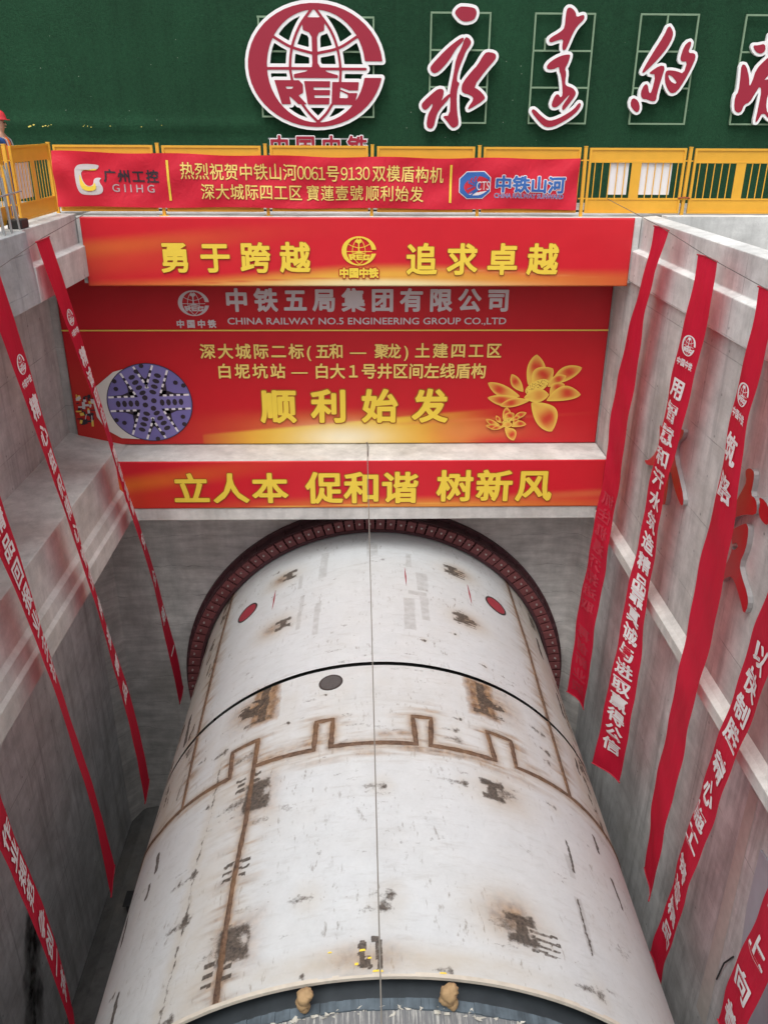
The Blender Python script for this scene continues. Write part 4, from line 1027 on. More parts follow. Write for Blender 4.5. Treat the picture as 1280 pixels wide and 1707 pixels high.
two_tone(FS, [(lambda b: cjk('热烈祝贺中铁山河', -3.50, -1.26, -.94, -.63, b, sx=.84), .008), (lambda b: cjk('００６１', -1.30, -.66, -.94, -.63, b, sx=.74), .004), (lambda b: cjk('号', -.70, -.42, -.94, -.63, b, sx=.84), .008), (lambda b: cjk('９１３０', -.46, .20, -.94, -.63, b, sx=.74), .004), (lambda b: cjk('双模盾构机', .20, 1.58, -.95, -.64, b, sx=.82), .008),
              (lambda b: cjk('深大城际四工区', -3.13, -1.17, -1.32, -1.02, b, sx=.86), .008), (lambda b: cjk('寶蓮壹號', -1.09, .02, -1.32, -1.02, b, sx=.84), .004), (lambda b: cjk('顺利始发', .07, 1.20, -1.33, -1.03, b, sx=.86), .008)], fb0, front='p_pale', ob=.012, name='slogan_lettering')
m = MB()
for x in (-3.74, 1.73):
    P = Print(FS); P.add((np.array([(x-.022+.02*math.sin(k), -1.33+.74*k/6+0*k) for k in range(0)]) if False else np.array([(x+s*.022-.01*k/6*0, -1.34+.74*k/6) for k in range(7) for s in (-1, 1)]), [(2*k, 2*k+1, 2*k+3, 2*k+2) for k in range(6)])); P.build('divider_line', M['p_yellow'], fb0)
# grey and gold G mark
def plate2d(shapes, step): V, F, _ = fill_sdf(shapes, step); return np.array(V), F
gx, gz = -5.27, -.98
Gp = lambda q: [(gx+x*.26, gz+z*.28) for x, z in q]
gsh = [('p', chaikin(Gp([(.85, 1), (-.55, 1), (-.95, .75), (-1, .3), (-.95, -.5), (-.75, -.9), (-.4, -1), (.6, -1), (.95, -.8), (.98, -.45), (.8, -.25), (.75, 0), (1.0, .12), (.6, .15), (.35, .02), (.3, -.3), (.1, -.42), (-.2, -.4), (-.45, -.1), (-.55, .35), (-.45, .55), (-.2, .62), (.55, .6), (.8, .8)]), 2))]
P = Print(FS); P.add(plate2d(gsh, .008)); P.build('logo_mark', M['p_silver'], fb0)
gsh2 = [('p', chaikin(Gp([(-.66, .3), (-.7, -.35), (-.45, -.72), (.2, -.75), (.5, -.6), (.45, -.25), (.35, -.18), (.3, -.35), (.1, -.46), (-.22, -.44), (-.5, -.1), (-.6, .3)]), 2)), ('p', chaikin(Gp([(.7, .72), (-.3, .72), (-.55, .58), (-.4, .6), (.5, .58)]), 1))]
P = Print(FS); P.add(plate2d(gsh2, .006), .007); P.build('logo_gold', M['p_yellow'], fb0)
# blue octagon mark and company name at the right end
ox, oz = 2.21, -1.0; Op = lambda q: [(ox+x*.30, oz+z*.255) for x, z in q]
octa = Op([(-.55, 1), (.55, 1), (.95, .55), (.97, -.5), (.5, -1), (-.5, -1), (-1, -.5), (-1, .5)])
lens = chaikin(Op([(-.8, -.15), (-.55, .35), (0, .72), (.45, .65), (.95, .35), (.95, -.35), (.4, -.78), (-.1, -.8), (-.45, -.7)]), 2)
strk = [('l', Op([(-.30, .68), (-.42, .2), (.05, -.05), (.1, -.3), (-.35, -.62)]), .03), ('l', Op([(-.05, .78), (-.2, .3), (.2, 0), (.15, -.35), (-.1, -.6)]), .03), ('l', Op([(.2, .76), (0, .35), (.3, .05), (.2, -.4), (-.4, -.9)]), .028), ('l', Op([(-.5, -.3), (-.1, -.1)]), .02)]
wv_, wf_ = plate2d([('p', octa)], .012)
V, F, _ = fill_sdf([('p', octa)], .012, .016); P = Print(FS); P.add((np.array(V), F)); P.add(cjk('中铁山河', 2.60, 3.97, -1.14, -.82, .075), .004); P.add(line('CHINA RAILWAY SUNWARD', 2.60, 3.96, -1.255, -1.165, .030), .004); P.build('white_edges', M['p_white'], fb0)
V, F, _ = fill_sdf([('p', octa, [lens])]+strk, .010); P = Print(FS); P.add((np.array(V), F), .009); P.add(cjk('中铁山河', 2.60, 3.97, -1.14, -.82, .035), .009); P.add(line('CHINA RAILWAY SUNWARD', 2.60, 3.96, -1.255, -1.165, .0), .009); P.build('blue_lettering', M['p_blue'], fb0)
V, F, _ = fill_sdf([('p', lens)], .012); P = Print(FS); P.add((np.array(V), F), .006); P.build('logo_field', plain('red print', (.62, .02, .04), .55), fb0)
P = Print(FS); P.add(line('CTS', 2.24, 2.49, -1.10, -.93, .0), .0115); P.build('logo_letters', M['p_white'], fb0)

# ------------------------------------------------------------------ turf covered hoarding with raised letters
hoard = thing('turf_hoarding', 'tall hoarding covered with dark green artificial turf behind the fence', 'hoarding', (2, 21.2, GZ))
nx, nz = 220, 60; V = []; F = []
xs = np.linspace(-16, 22, nx); zs = np.linspace(GZ, 5.2, nz)
for z in zs:
    for x in xs:
        cr = .10*math.exp(-((z+.02+.03*math.sin(x))/.10)**2)*(1 if x < -2.5 else max(0, 1-(x+2.5)*.6))
        V.append((x, 21.2+.05*(float(noise2(np.array(x*.7), np.array(z*.9), 2))-.5)-cr*.6, z))
for i in range(nz-1):
    for j in range(nx-1): F.append((i*nx+j, i*nx+j+1, (i+1)*nx+j+1, (i+1)*nx+j))
mesh('turf_cover', V, F, M['turf'], hoard, True)
m = MB(); m.box((-16, 21.3, GZ), (22, 21.5, 5.22)); m.build('backing_wall', M['conc_wall'], hoard)
m = MB()
for _ in range(16):
    x = random.choice([random.gauss(-7.55, .12), random.gauss(-7.0, .12), random.uniform(-7.8, -4.2), random.gauss(-6.35, .15)]); z = -.045+random.gauss(0, .018); e = random.uniform(.008, .03)
    m.add([(x-e, 21.08, z), (x, 21.07, z-e*.7), (x+e, 21.08, z), (x, 21.085, z+e*.6)], [(0, 1, 2, 3)])
m.build('yellow_scraps', M['scrap'], hoard)
# raised emblem
def sign(name, label, cat, shapes, white_off, step, yf=21.0, group=None):
    t = thing(name, label, cat, (float(np.mean([p[0] for p in shapes[0][1]])), 21.1, float(np.mean([p[1] for p in shapes[0][1]]))), group)
    m = MB(); solid_xz(m, shapes, step, yf, yf+.08, white_off); m.build('white_backing', M['sign_white'], t)
    m = MB(); solid_xz(m, shapes, step, yf-.012, yf, 0.0); m.build('red_face', M['sign_red'], t)
    return t
def bars(parent, segs, y=21.10, r=.018):
    m = MB()
    for a, b in segs:
        x0, x1 = sorted((a[0], b[0])); z0, z1 = sorted((a[1], b[1])); m.box((x0-r, y-r-random.random()*.004, z0-r), (x1+r, y+r, z1+r))
    return m.build('mounting_frame', M['frame_green'], parent)
def T(shapes, cx, cz, h): return [tuple([s[0], [(cx+x*h, cz+z*h) for x, z in s[1]]]+([[[(cx+x*h, cz+z*h) for x, z in q] for q in s[2]]] if s[0] == 'p' and len(s) > 2 else [s[2]*h] if s[0] == 'l' else [])) for s in shapes]
EH = 1.545
lg = sign('emblem_sign', 'big round red and white emblem on the green hoarding', 'emblem', T(EMB+EML, -1.01, 1.165, EH), .068, .016)
bars(lg, [((-2.24, 2.13), (.27, 2.13)), ((-2.22, .17), (.27, .17)), ((-2.23, .17), (-2.23, 2.13)), ((.27, .17), (.27, 2.13)), ((-2.23, 1.47), (.27, 1.47))])
cp = thing('caption_sign', 'red caption characters with white edges half hidden by the fence under the round emblem', 'sign', (-1, 21.1, -.5))
V, F = cjk('中国中铁', -2.10, .12, -.66, -.225, .07); mesh('white_edges', [(x, 21.0, z) for x, z in V], F, M['sign_white'], cp)
V, F = cjk('中国中铁', -2.10, .12, -.66, -.225, .03); mesh('red_face', [(x, 20.985, z) for x, z in V], F, M['sign_red'], cp)
m = MB(); m.box((-2.13, 21.01, -.30), (.15, 21.04, -.27)); m.box((-2.13, 21.01, -.62), (.15, 21.04, -.59)); m.build('mounting_frame', M['galv'], cp)
YONG_P = [[(2.016,2.234),(2.122,2.34),(2.262,2.341),(2.438,2.32),(2.497,2.268),(2.498,2.177),(2.441,2.085),(2.275,2.05),(2.168,2.076),(2.077,2.151)],[(2.239,1.758),(2.148,1.73),(1.923,1.573),(1.732,1.4),(1.541,1.209),(1.52,1.13),(1.6,1.047),(1.707,1.083),(1.846,1.211),(1.966,1.354),(2.084,1.543),(2.204,1.653),(2.246,1.715)],[(2.27,1.762),(2.342,1.754),(2.407,1.685),(2.401,1.623),(2.292,1.482),(2.26,1.387),(2.171,1.181),(2.124,1.006),(2.129,0.893),(2.193,0.87),(2.151,0.781),(2.131,0.618),(2.153,0.291),(2.198,0.092),(2.192,0.008),(2.093,-0.051),(2.018,-0.009),(1.921,0.107),(1.826,0.198),(1.991,0.207),(1.996,0.569),(1.975,0.65),(2.004,0.828),(2.049,1.069),(2.092,1.355),(2.208,1.575)],[(1.845,0.739),(1.717,0.754),(1.593,0.664),(1.379,0.484),(1.341,0.402),(1.401,0.32),(1.474,0.329),(1.607,0.477),(1.583,0.37),(1.495,0.221),(1.465,-0.012),(1.54,-0.07),(1.632,-0.044),(1.68,0.172),(1.731,0.305),(1.978,0.569),(1.992,0.666),(1.868,0.584),(1.78,0.486),(1.831,0.601)],[(2.757,1.484),(2.928,1.462),(2.976,1.407),(2.954,1.328),(2.784,1.153),(2.496,0.791),(2.626,0.735),(2.769,0.605),(2.764,0.532),(2.408,0.325),(2.397,0.374),(2.526,0.547),(2.449,0.628),(2.265,0.668),(2.229,0.749),(2.256,0.878),(2.461,1.119),(2.565,1.215),(2.68,1.405)]]
YUAN_P = [[(4.467,2.335),(4.555,2.335),(4.652,2.253),(4.679,2.154),(4.798,2.201),(4.852,2.193),(4.851,2.117),(4.713,1.994),(4.622,1.839),(4.551,1.652),(4.492,1.519),(4.428,1.534),(4.42,1.62),(4.435,1.745),(4.295,1.713),(4.156,1.665),(4.113,1.712),(4.147,1.766),(4.368,1.884),(4.441,1.961),(4.443,2.221)],[(4.588,1.449),(4.619,1.418),(4.571,1.259),(4.517,1.164),(4.561,1.084),(4.549,0.924),(4.567,0.827),(4.726,0.787),(4.817,0.699),(4.798,0.617),(4.652,0.419),(4.568,0.328),(4.526,0.353),(4.54,0.435),(4.701,0.665),(4.633,0.616),(4.483,0.451),(4.397,0.385),(4.305,0.393),(4.284,0.467),(4.355,0.647),(4.428,0.656),(4.471,0.583),(4.521,0.632),(4.494,0.827),(4.447,1.036),(4.393,1.131),(4.395,1.211),(4.256,1.146),(4.129,1.154),(4.106,1.209),(4.188,1.305),(4.394,1.416)],[(3.904,0.35),(4.062,0.218),(4.218,0.119),(4.347,0.12),(4.562,0.204),(4.805,0.354),(4.902,0.486),(4.95,0.47),(4.94,0.388),(4.834,0.255),(4.608,0.104),(4.359,-0.014),(4.193,-0.023),(4.056,0.068),(3.845,0.283),(3.849,0.341)]]
DE_P = [[(6.722,2.026),(6.829,1.915),(6.846,1.803),(6.759,1.599),(6.582,1.369),(6.398,1.184),(6.293,1.086),(6.251,1.102),(6.333,1.276),(6.459,1.506),(6.648,1.824)],[(6.64,1.243),(6.762,1.221),(6.714,1),(6.652,0.694),(6.649,0.528),(6.542,0.523),(6.443,0.563),(6.322,0.574),(6.274,0.692),(6.337,0.858),(6.415,0.87),(6.474,0.67),(6.529,0.717),(6.572,1.069),(6.44,1.068),(6.422,1.103)],[(6.105,0.597),(6.246,0.538),(6.307,0.383),(6.266,0.287),(6.166,0.334),(6.07,0.454)],[(7.235,1.727),(7.283,1.67),(7.22,1.488),(7.377,1.489),(7.418,1.397),(7.346,1.19),(7.228,0.933),(7.101,0.72),(6.974,0.677),(6.881,0.766),(6.791,0.93),(6.777,1.117),(6.851,1.152),(7.039,1.13),(7.193,1.073),(7.245,1.328),(7.116,1.315),(7.068,1.372),(7.121,1.624)],[(6.836,1.071),(6.949,1.025),(7.072,0.908),(7.038,0.873),(6.91,0.931)]]
KAI_P = [[(8.648,1.645),(8.765,1.646),(8.916,1.681),(8.956,1.544),(8.864,1.475),(8.737,1.52)],[(8.466,1.277),(8.576,1.255),(8.688,1.011),(8.723,0.823),(8.772,0.918),(8.816,1.175),(8.957,1.338),(9.092,1.454),(9.403,1.478),(9.458,1.341),(9.222,1.201),(8.999,0.919),(8.95,0.825),(8.871,0.682),(8.795,0.515),(8.669,0.467),(8.642,0.322),(8.553,0.293),(8.458,0.37),(8.438,0.633),(8.501,0.728),(8.489,1.01)],[(8.905,0.919),(9.131,0.99),(9.436,1.062),(9.508,0.969),(9.297,0.827),(9.165,0.684),(9.186,0.373),(9.341,0.205),(9.626,0.133),(9.614,0.06),(9.323,0.156),(9.128,0.325),(9.035,0.106),(8.994,0.106),(9.011,0.372),(9.021,0.802),(8.923,0.825)],[(9.006,1.885),(9.12,1.84),(9.139,1.614),(9.07,1.431),(9.022,1.476),(8.99,1.704)]]
DA_P = [(14.538, -4.945), (14.4, -4.97), (13.497, -4.687), (13.36, -4.665), (13.425, -4.851), (13.655, -5.016), (13.583, -5.267), (13.208, -5.509), (12.929, -5.724), (12.903, -5.865), (13.043, -5.886), (13.415, -5.736), (13.72, -5.491), (13.692, -5.826), (13.665, -6.165), (13.793, -6.253), (13.955, -6.175), (14.024, -5.729), (14.198, -5.622), (14.641, -5.813), (14.928, -5.895), (15.059, -5.853), (14.837, -5.782), (14.508, -5.505), (14.411, -5.234)]
AN_P = [[(10.945, -4.398), (10.818, -4.342), (10.711, -4.36), (10.681, -4.483), (10.687, -4.691), (10.522, -4.676), (10.426, -4.78), (10.429, -4.884), (10.745, -5.02), (11.014, -5.193), (11.112, -5.411), (11.232, -5.394), (11.119, -5.144), (11.039, -4.892), (10.951, -4.736), (10.872, -4.563), (10.967, -4.464)], [(10.454, -4.612), (10.25, -4.589), (10.078, -4.666), (10.05, -4.83), (10.095, -4.885), (10.288, -4.875), (10.381, -4.806), (10.371, -4.688)], [(10.732, -5.168), (10.617, -5.101), (10.532, -5.178), (10.503, -5.448), (10.607, -5.745), (10.473, -5.869), (10.202, -6.01), (10.113, -6.153), (10.182, -6.345), (10.344, -6.217), (10.67, -6.029), (10.866, -6.088), (11.053, -6.322), (11.137, -6.265), (10.958, -5.884), (10.894, -5.649), (11.047, -5.429), (10.929, -5.322)], [(10.944, -5.6), (10.819, -5.512), (10.734, -5.519), (10.8, -5.613), (10.89, -5.659)]]
GR = 'brush characters on the green hoarding'
YONG = [('p', chaikin(p, 1)) for p in YONG_P]; YUAN = [('p', chaikin(p, 1)) for p in YUAN_P]; KAI = [('p', chaikin(p, 1)) for p in KAI_P]
DE = [('p', chaikin(p, 1)) for p in DE_P[:3]]+[('p', chaikin(DE_P[3], 1), [chaikin(DE_P[4], 1)])]
s1 = sign('brush_character', 'red brush character with a separate dot on top, nearest the round emblem', 'sign', YONG, .062, .014, group=GR)
s2 = sign('brush_character', 'tall narrow red brush character with a long sweeping foot stroke', 'sign', YUAN, .062, .014, group=GR)
s3 = sign('brush_character', 'red brush character with a separate small dot at its lower left', 'sign', DE, .058, .014, group=GR)
s4 = sign('brush_character', 'red brush character cut off by the right edge of the photo', 'sign', KAI, .058, .014, group=GR)
for s_, x0, x1 in ((s1, 1.53, 2.82), (s2, 3.81, 5.11), (s3, 6.13, 7.40), (s4, 8.46, 9.75)):
    bars(s_, [((x0, z), (x1, z)) for z in (.06, .79, 1.52, 2.235)]+[((x, .06), (x, 2.235)) for x in (x0, x1)]+([((x0+.25, 1.52), (x0+.25, 1.75))] if s_ is s2 else [((x0+.59, 1.52), (x0+.59, 2.235))] if s_ is s3 else []), 21.12)

# ------------------------------------------------------------------ raised red characters on the right wall
def wall_char(name, label, shapes, xf=5.42, xb=5.497, step=.014):
    m = MB()
    V, F, E = fill_sdf(shapes, step); n = len(V)
    m.add([(xf, y, z) for y, z in V], F, 0); m.add([(xf, y, z) for y, z in V]+[(xb, y, z) for y, z in V], [(a, b, b+n, a+n) for a, b in E], 1)
    t = thing(name, label, 'wall lettering', (xb, float(np.mean([p[0] for p in V])), float(np.mean([p[1] for p in V]))), 'raised red characters on the right wall')
    f = MB(); f.add([(xf, y, z) for y, z in V], F); f.build('red_face', M['letter_red'], t)
    f = MB(); f.add([(xf+.002, y, z) for y, z in V]+[(xb, y, z) for y, z in V], [(a, b, b+n, a+n) for a, b in E]); f.build('steel_side', M['letter_side'], t)
wall_char('raised_character', 'raised red character mostly hidden behind a hanging banner, farther along the right wall', [('p', chaikin(DA_P, 1))])
wall_char('raised_character', 'big raised red character with silver sides and a small hole, nearest on the right wall', [('p', chaikin(AN_P[0], 1)), ('p', chaikin(AN_P[1], 1)), ('p', chaikin(AN_P[2], 1), [AN_P[3]])])

# ------------------------------------------------------------------ hanging banners
def strip_surface(st, sg, wd=.72):
    bw = .012 if sg > 0 else .05
    A = np.array([s[:3] for s in st], float); ps = np.radians([s[3] for s in st])
    D = np.stack([np.sin(ps)*sg, np.cos(ps)*sg, 0*ps], 1)
    L = np.concatenate([[0], np.cumsum(np.linalg.norm(np.diff(A, axis=0), axis=1))])
    k = np.array([.25, .5, .25])
    def smooth(Z):
        Q = Z.copy(); Q[1:-1] = .25*Z[:-2]+.5*Z[1:-1]+.25*Z[2:]; return Q
    A2 = smooth(A); D2 = smooth(D)
    def f(u, v, l=0.0):
        c = np.array([np.interp(v, L, A2[:, q]) for q in range(3)]); d = np.array([np.interp(v, L, D2[:, q]) for q in range(3)]); d /= np.linalg.norm(d)
        n = np.array([d[1], -d[0], 0.0])          # d x up : towards the reader
        bow = bw*math.sin(v*1.1+sg)*(1-(2*u/wd)**2)+bw*.3*math.sin(v*2.7+u*9)+bw*.16*math.sin(v*6.1-u*6)
        return tuple(c+d*u+n*(bow+l))
    return f, L[-1]
def hang(st, sg, label, grp, text=None, emb=None, mirror=None, z0=None):
    f, L = strip_surface(st, sg); wd = .72
    t = thing('hanging_banner', label, 'banner', st[0][:3], grp)
    nv = max(40, int(L/.07)); nu = 14; V = []; F = []
    for i in range(nv+1):
        for j in range(nu+1): V.append(f(-wd/2+wd*j/nu, L*i/nv))
    for i in range(nv):
        for j in range(nu): F.append((i*(nu+1)+j, i*(nu+1)+j+1, (i+1)*(nu+1)+j+1, (i+1)*(nu+1)+j))
    mesh('cloth', V, F, M['cloth'], t, True)
    # hems with a rod at top and bottom
    for v in (0.012, L-.012):
        m = MB(); m.tube([f(u, v) for u in np.linspace(-wd/2-.02, wd/2+.02, 6)], .012, 6); m.build('hem_rod', plain('hem', (.40, .015, .035), .7), t)
    ztop = st[0][2]; vz = lambda z: (ztop-z)*L/(ztop-st[-1][2])
    if emb is not None:
        v0 = vz(emb); P = Print(lambda x, z, l: f(x, v0-z, l+.008)); P.add(emblem2d(0, 0, .21)); P.build('emblem', M['p_white'], t)
        P = Print(lambda x, z, l: f(x, v0-z, l+.008)); P.add(cjk('中国中铁', -.27, .27, -.36, -.235, .03)); P.build('caption', M['p_white'], t)
    if text:
        for part in text:
            s, za, zb, hgt = part[:4]; mat = part[4] if len(part) > 4 else 'p_white'; mir = -1 if len(part) > 5 else 1
            n = len(s); P = Print(lambda x, z, l: f(x*mir, z, l+.014))
            for i, ch in enumerate(s):
                if ch == ' ': continue
                v = vz(za)+(vz(zb)-vz(za))*(i/(n-1) if n > 1 else 0); g, ff = glyphs(ch, .030)
                P.add((np.stack([(g[:, 0]-.5)*.50, v-(g[:, 1]-.38)*hgt], 1), ff))
            P.build('lettering', M[mat], t)
    return t
GL = 'red banners hanging along the left wall'; GRR = 'red banners hanging along the right wall'
M['p_show'] = plain('show through print', (.55, .03, .06), .6, .05)
ST = {}
ST['LB1'] = [(-5.35,14.83,-1.75,-2),(-5.31,15.11,-2.47,-3),(-5.27,15.34,-3.20,-4),(-5.23,15.60,-3.93,-8),(-5.19,15.86,-4.66,-12),(-5.16,16.10,-5.38,-14),(-5.12,16.29,-6.11,-14),(-5.08,16.47,-6.84,-14),(-5.04,16.69,-7.57,-13),(-5.00,16.97,-8.29,-13),(-4.96,17.21,-9.02,-13),(-4.92,17.41,-9.75,-11),(-4.89,17.49,-10.48,-9),(-4.85,17.60,-11.20,-6),(-4.81,17.74,-11.93,-2),(-4.77,17.83,-12.66,-2),(-4.73,17.83,-13.39,-4)]
ST['LB2'] = [(-5.34, 12.52, -1.98, -3), (-5.29, 12.68, -2.75, -3), (-5.25, 12.83, -3.52, -6), (-5.21, 12.98, -4.29, -10), (-5.17, 13.14, -5.06, -13), (-5.13, 13.3, -5.83, -14), (-5.09, 13.47, -6.6, -15), (-5.05, 13.58, -7.37, -17), (-5.01, 13.72, -8.14, -19), (-4.97, 13.86, -8.91, -17), (-4.93, 13.97, -9.68, -13), (-4.89, 14.13, -10.45, -10), (-4.85, 14.21, -11.23, -9), (-4.81, 14.3, -12.0, -8), (-4.77, 14.18, -12.77, -6), (-4.75, 14.18, -13.2, -6)]
ST['LB3'] = [(-5.33, 10.36, -2.1, -2), (-5.29, 10.48, -2.85, -2), (-5.25, 10.6, -3.6, -2), (-5.21, 10.72, -4.35, -2), (-5.18, 10.8, -4.83, -4), (-5.14, 10.93, -5.59, -7), (-5.1, 11.07, -6.35, -13), (-5.06, 11.19, -7.12, -17), (-5.02, 11.28, -7.88, -19), (-4.98, 11.37, -8.65, -21), (-4.94, 11.44, -9.41, -18), (-4.9, 11.54, -10.18, -19), (-4.86, 11.61, -10.94, -17), (-4.82, 11.63, -11.7, -15), (-4.78, 11.57, -12.47, -10), (-4.76, 11.57, -12.95, -10)]
ST['LB4'] = [(-5.33,8.16,-2.10,-2),(-5.29,8.22,-2.85,-2),(-5.25,8.29,-3.60,-2),(-5.21,8.36,-4.35,-2),(-5.17,8.42,-5.10,-2),(-5.13,8.49,-5.85,-2),(-5.09,8.56,-6.60,-2),(-5.05,8.62,-7.35,-2),(-5.01,8.69,-8.10,-2),(-4.99,8.72,-8.47,-19),(-4.95,8.83,-9.28,-17),(-4.91,8.91,-10.09,-17),(-4.86,8.99,-10.89,-17),(-4.82,9.04,-11.70,-17),(-4.78,9.06,-12.51,-19),(-4.74,8.99,-13.32,-23)]
ST['RB1'] = [(5.15, 15.08, -1.58, 0), (5.14, 15.46, -2.31, 8), (5.14, 15.55, -3.04, 4), (5.13, 15.74, -3.77, -5), (5.13, 15.95, -4.5, -11), (5.12, 15.93, -5.23, -11), (5.11, 15.91, -5.96, -8), (5.11, 15.95, -6.69, -9), (5.1, 16.04, -7.42, -11), (5.1, 16.1, -8.14, -13), (5.09, 16.17, -8.87, -16), (5.08, 16.27, -9.6, -17), (5.08, 16.35, -10.33, -18), (5.07, 16.37, -11.06, -19), (5.07, 16.37, -11.79, -20), (5.06, 16.34, -12.55, -19)]
ST['RB2'] = [(5.15, 12.88, -1.77, 0), (5.14, 12.9, -2.53, -5), (5.14, 12.95, -3.29, -8), (5.13, 13.12, -4.05, -5), (5.12, 13.25, -4.82, -2), (5.12, 13.39, -5.58, 0), (5.11, 13.41, -6.34, -1), (5.1, 13.46, -7.1, -5), (5.1, 13.49, -7.86, -10), (5.09, 13.51, -8.63, -14), (5.09, 13.48, -9.39, -22), (5.08, 13.5, -10.15, -26), (5.07, 13.55, -10.91, -28), (5.07, 13.63, -11.68, -31), (5.06, 13.69, -12.4, -36)]
ST['RB3'] = [(5.15,10.77,-1.89,8),(5.14,10.77,-2.64,5),(5.14,10.85,-3.40,9),(5.13,10.82,-4.15,7),(5.12,10.77,-4.91,1),(5.12,10.73,-5.66,-5),(5.11,10.76,-6.42,-6),(5.10,10.81,-7.17,-6),(5.10,10.82,-7.93,1),(5.09,10.85,-8.68,0),(5.09,10.89,-9.44,-2),(5.08,10.91,-10.19,-2),(5.07,10.91,-10.94,2),(5.07,10.89,-11.70,6),(5.06,10.86,-12.45,11)]
ST['RB4'] = [(5.15,8.35,-1.95,2),(5.14,8.46,-2.70,2),(5.14,8.57,-3.45,2),(5.13,8.67,-4.20,2),(5.12,8.78,-4.95,2),(5.12,8.85,-5.49,4),(5.11,8.99,-6.22,5),(5.11,9.11,-6.94,7),(5.10,9.22,-7.67,8),(5.09,9.32,-8.40,8),(5.09,9.44,-9.12,8),(5.08,9.55,-9.85,8),(5.08,9.64,-10.57,9),(5.07,9.71,-11.30,11),(5.06,9.79,-12.03,11),(5.06,9.86,-12.75,10),(5.05,9.91,-13.48,5)]
ST['RB5'] = [(5.15,6.44,-2.00,3),(5.14,6.53,-2.75,2),(5.14,6.62,-3.50,2),(5.13,6.70,-4.25,2),(5.12,6.79,-5.00,2),(5.12,6.88,-5.75,2),(5.11,6.96,-6.50,2),(5.10,7.05,-7.25,2),(5.10,7.13,-8.00,2),(5.09,7.23,-8.81,5),(5.08,7.36,-9.57,5),(5.08,7.45,-10.33,5),(5.07,7.55,-11.10,5),(5.07,7.56,-11.86,5)]

hang(ST['LB1'], 1, 'thin twisted red banner nearest the end wall on the left side', GL, [('精诚团结 勇攀高峰', -4.0, -7.6, .42), ('安全第一', -8.6, -12, .42)], -3.2)
hang(ST['LB2'], 1, 'second red banner from the end wall on the left, showing its white emblem', GL, [('精心组织', -4.1, -5.6, .42), ('精心管理', -6.05, -7.6, .42), ('铸造精品', -8.3, -10.5, .42)], -3.37)
hang(ST['LB3'], 1, 'third red banner from the end wall on the left, entering at the photo edge', GL, [('铸精品回报业主社', -4.6, -7.95, .42)], -3.3)
hang(ST['LB4'], 1, 'red banner in the bottom left corner in front of the sooty stain', GL, [('企业', -7.6, -8.1, .42), ('作业规范', -8.85, -10.2, .42), ('争创一流', -10.9, -12.3, .42)], -3.3)
hang(ST['RB1'], -1, 'red banner showing its blank reverse side, nearest the end wall on the right', GRR, [('抓住机遇开拓进取 再创新业绩', -7.2, -12.2, .32, 'p_show', 1)])
hang(ST['RB2'], -1, 'second red banner on the right, white characters readable down to its square end', GRR, [('用智慧和汗水筑造精品', -3.85, -7.72, .36), ('靠真诚与进取赢得公信', -8.02, -11.62, .36)], -3.12)
hang(ST['RB3'], -1, 'third red banner on the right ending in a point, emblem near its top', GRR, [('筑路', -4.05, -4.62, .42)], -3.28)
hang(ST['RB4'], -1, 'fourth red banner on the right whose foot hides behind the white cylinder', GRR, [('以快制胜', -6.25, -7.72, .42), ('精心施工', -8.40, -10.0, .42), ('铸造精品', -10.75, -12.4, .42)], -3.3)
hang(ST['RB5'], -1, 'red banner in the bottom right corner with the largest white characters', GRR, [('同心协力', -6.2, -8.3, .42), ('向上向善', -8.75, -11.3, .48)], -3.3)

# wires
m = MB(); m.tube([(-5.45, 17.5, -1.62), (-5.35, 14.83, -1.74), (-5.34, 12.52, -1.965), (-5.33, 10.36, -2.09), (-5.33, 8.16, -2.09), (-5.4, .5, -2.0)], .006, 6); tag(m.build('banner_wire', M['wire']), 'thin wire along the left wall that carries the hanging red banners', 'wire')
m = MB(); m.tube([(4.85, 17.62, -1.30), (5.15, 15.08, -1.575), (5.15, 12.88, -1.76), (5.15, 10.77, -1.88), (5.15, 8.35, -1.94), (5.15, 6.44, -1.99), (5.4, .5, -1.9)], .006, 6); tag(m.build('banner_wire', M['wire']), 'thin wire along the right wall that carries the hanging red banners', 'wire')
m = MB(); m.tube([(.085, 18.55, -6.74), (.085, 17.42, -6.72), (.16, 5.6, -8.95), (.17, 1.4, -9.25)], .009, 6); tag(m.build('plumb_wire', M['wire_light']), 'thin taut wire running over the crown of the white cylinder', 'wire')
# stub of bent tie wire at the ledge
m = MB(); m.tube([(.10, 17.75, -6.79), (.11, 17.74, -6.55), (.06, 17.74, -6.45)], .008, 6); tag(m.build('tie_wire', M['wire']), 'bent tie wire standing on the beam ledge above the narrow banner', 'wire')
# loose wires on the right lower wall
for k, (pts, lb) in enumerate((([(5.83, 9.05, -12.0), (5.80, 9.20, -12.35), (5.82, 9.32, -12.9)], 'short dark tie wire sticking out of the right wall, the upper one'),
                               ([(5.83, 9.25, -14.2), (5.78, 9.45, -14.6), (5.82, 9.6, -15.1), (5.80, 9.9, -15.3)], 'dark bent tie wire low on the right wall beside the mortar strip'),
                               ([(5.83, 9.0, -15.0), (5.78, 9.4, -15.5), (5.82, 9.9, -15.6)], 'dark curled tie wire lowest on the right wall'))):
    m = MB(); m.tube(pts, .014, 6); tag(m.build('tie_wire', M['steel_dark']), lb, 'wire')
m = MB(); m.add([(5.845, 9.05, -9.7), (5.845, 8.0, -9.6), (5.845, 7.6, -12.5), (5.845, 8.75, -12.4), (5.845, 9.0, -10.8), (5.815, 9.05, -9.7), (5.815, 8.0, -9.6), (5.805, 7.6, -12.5), (5.805, 8.75, -12.4), (5.80, 9.0, -10.8)], [(5, 6, 7, 8, 9), (0, 5, 9, 4), (4, 9, 8, 3), (0, 1, 6, 5), (3, 8, 7, 2)])
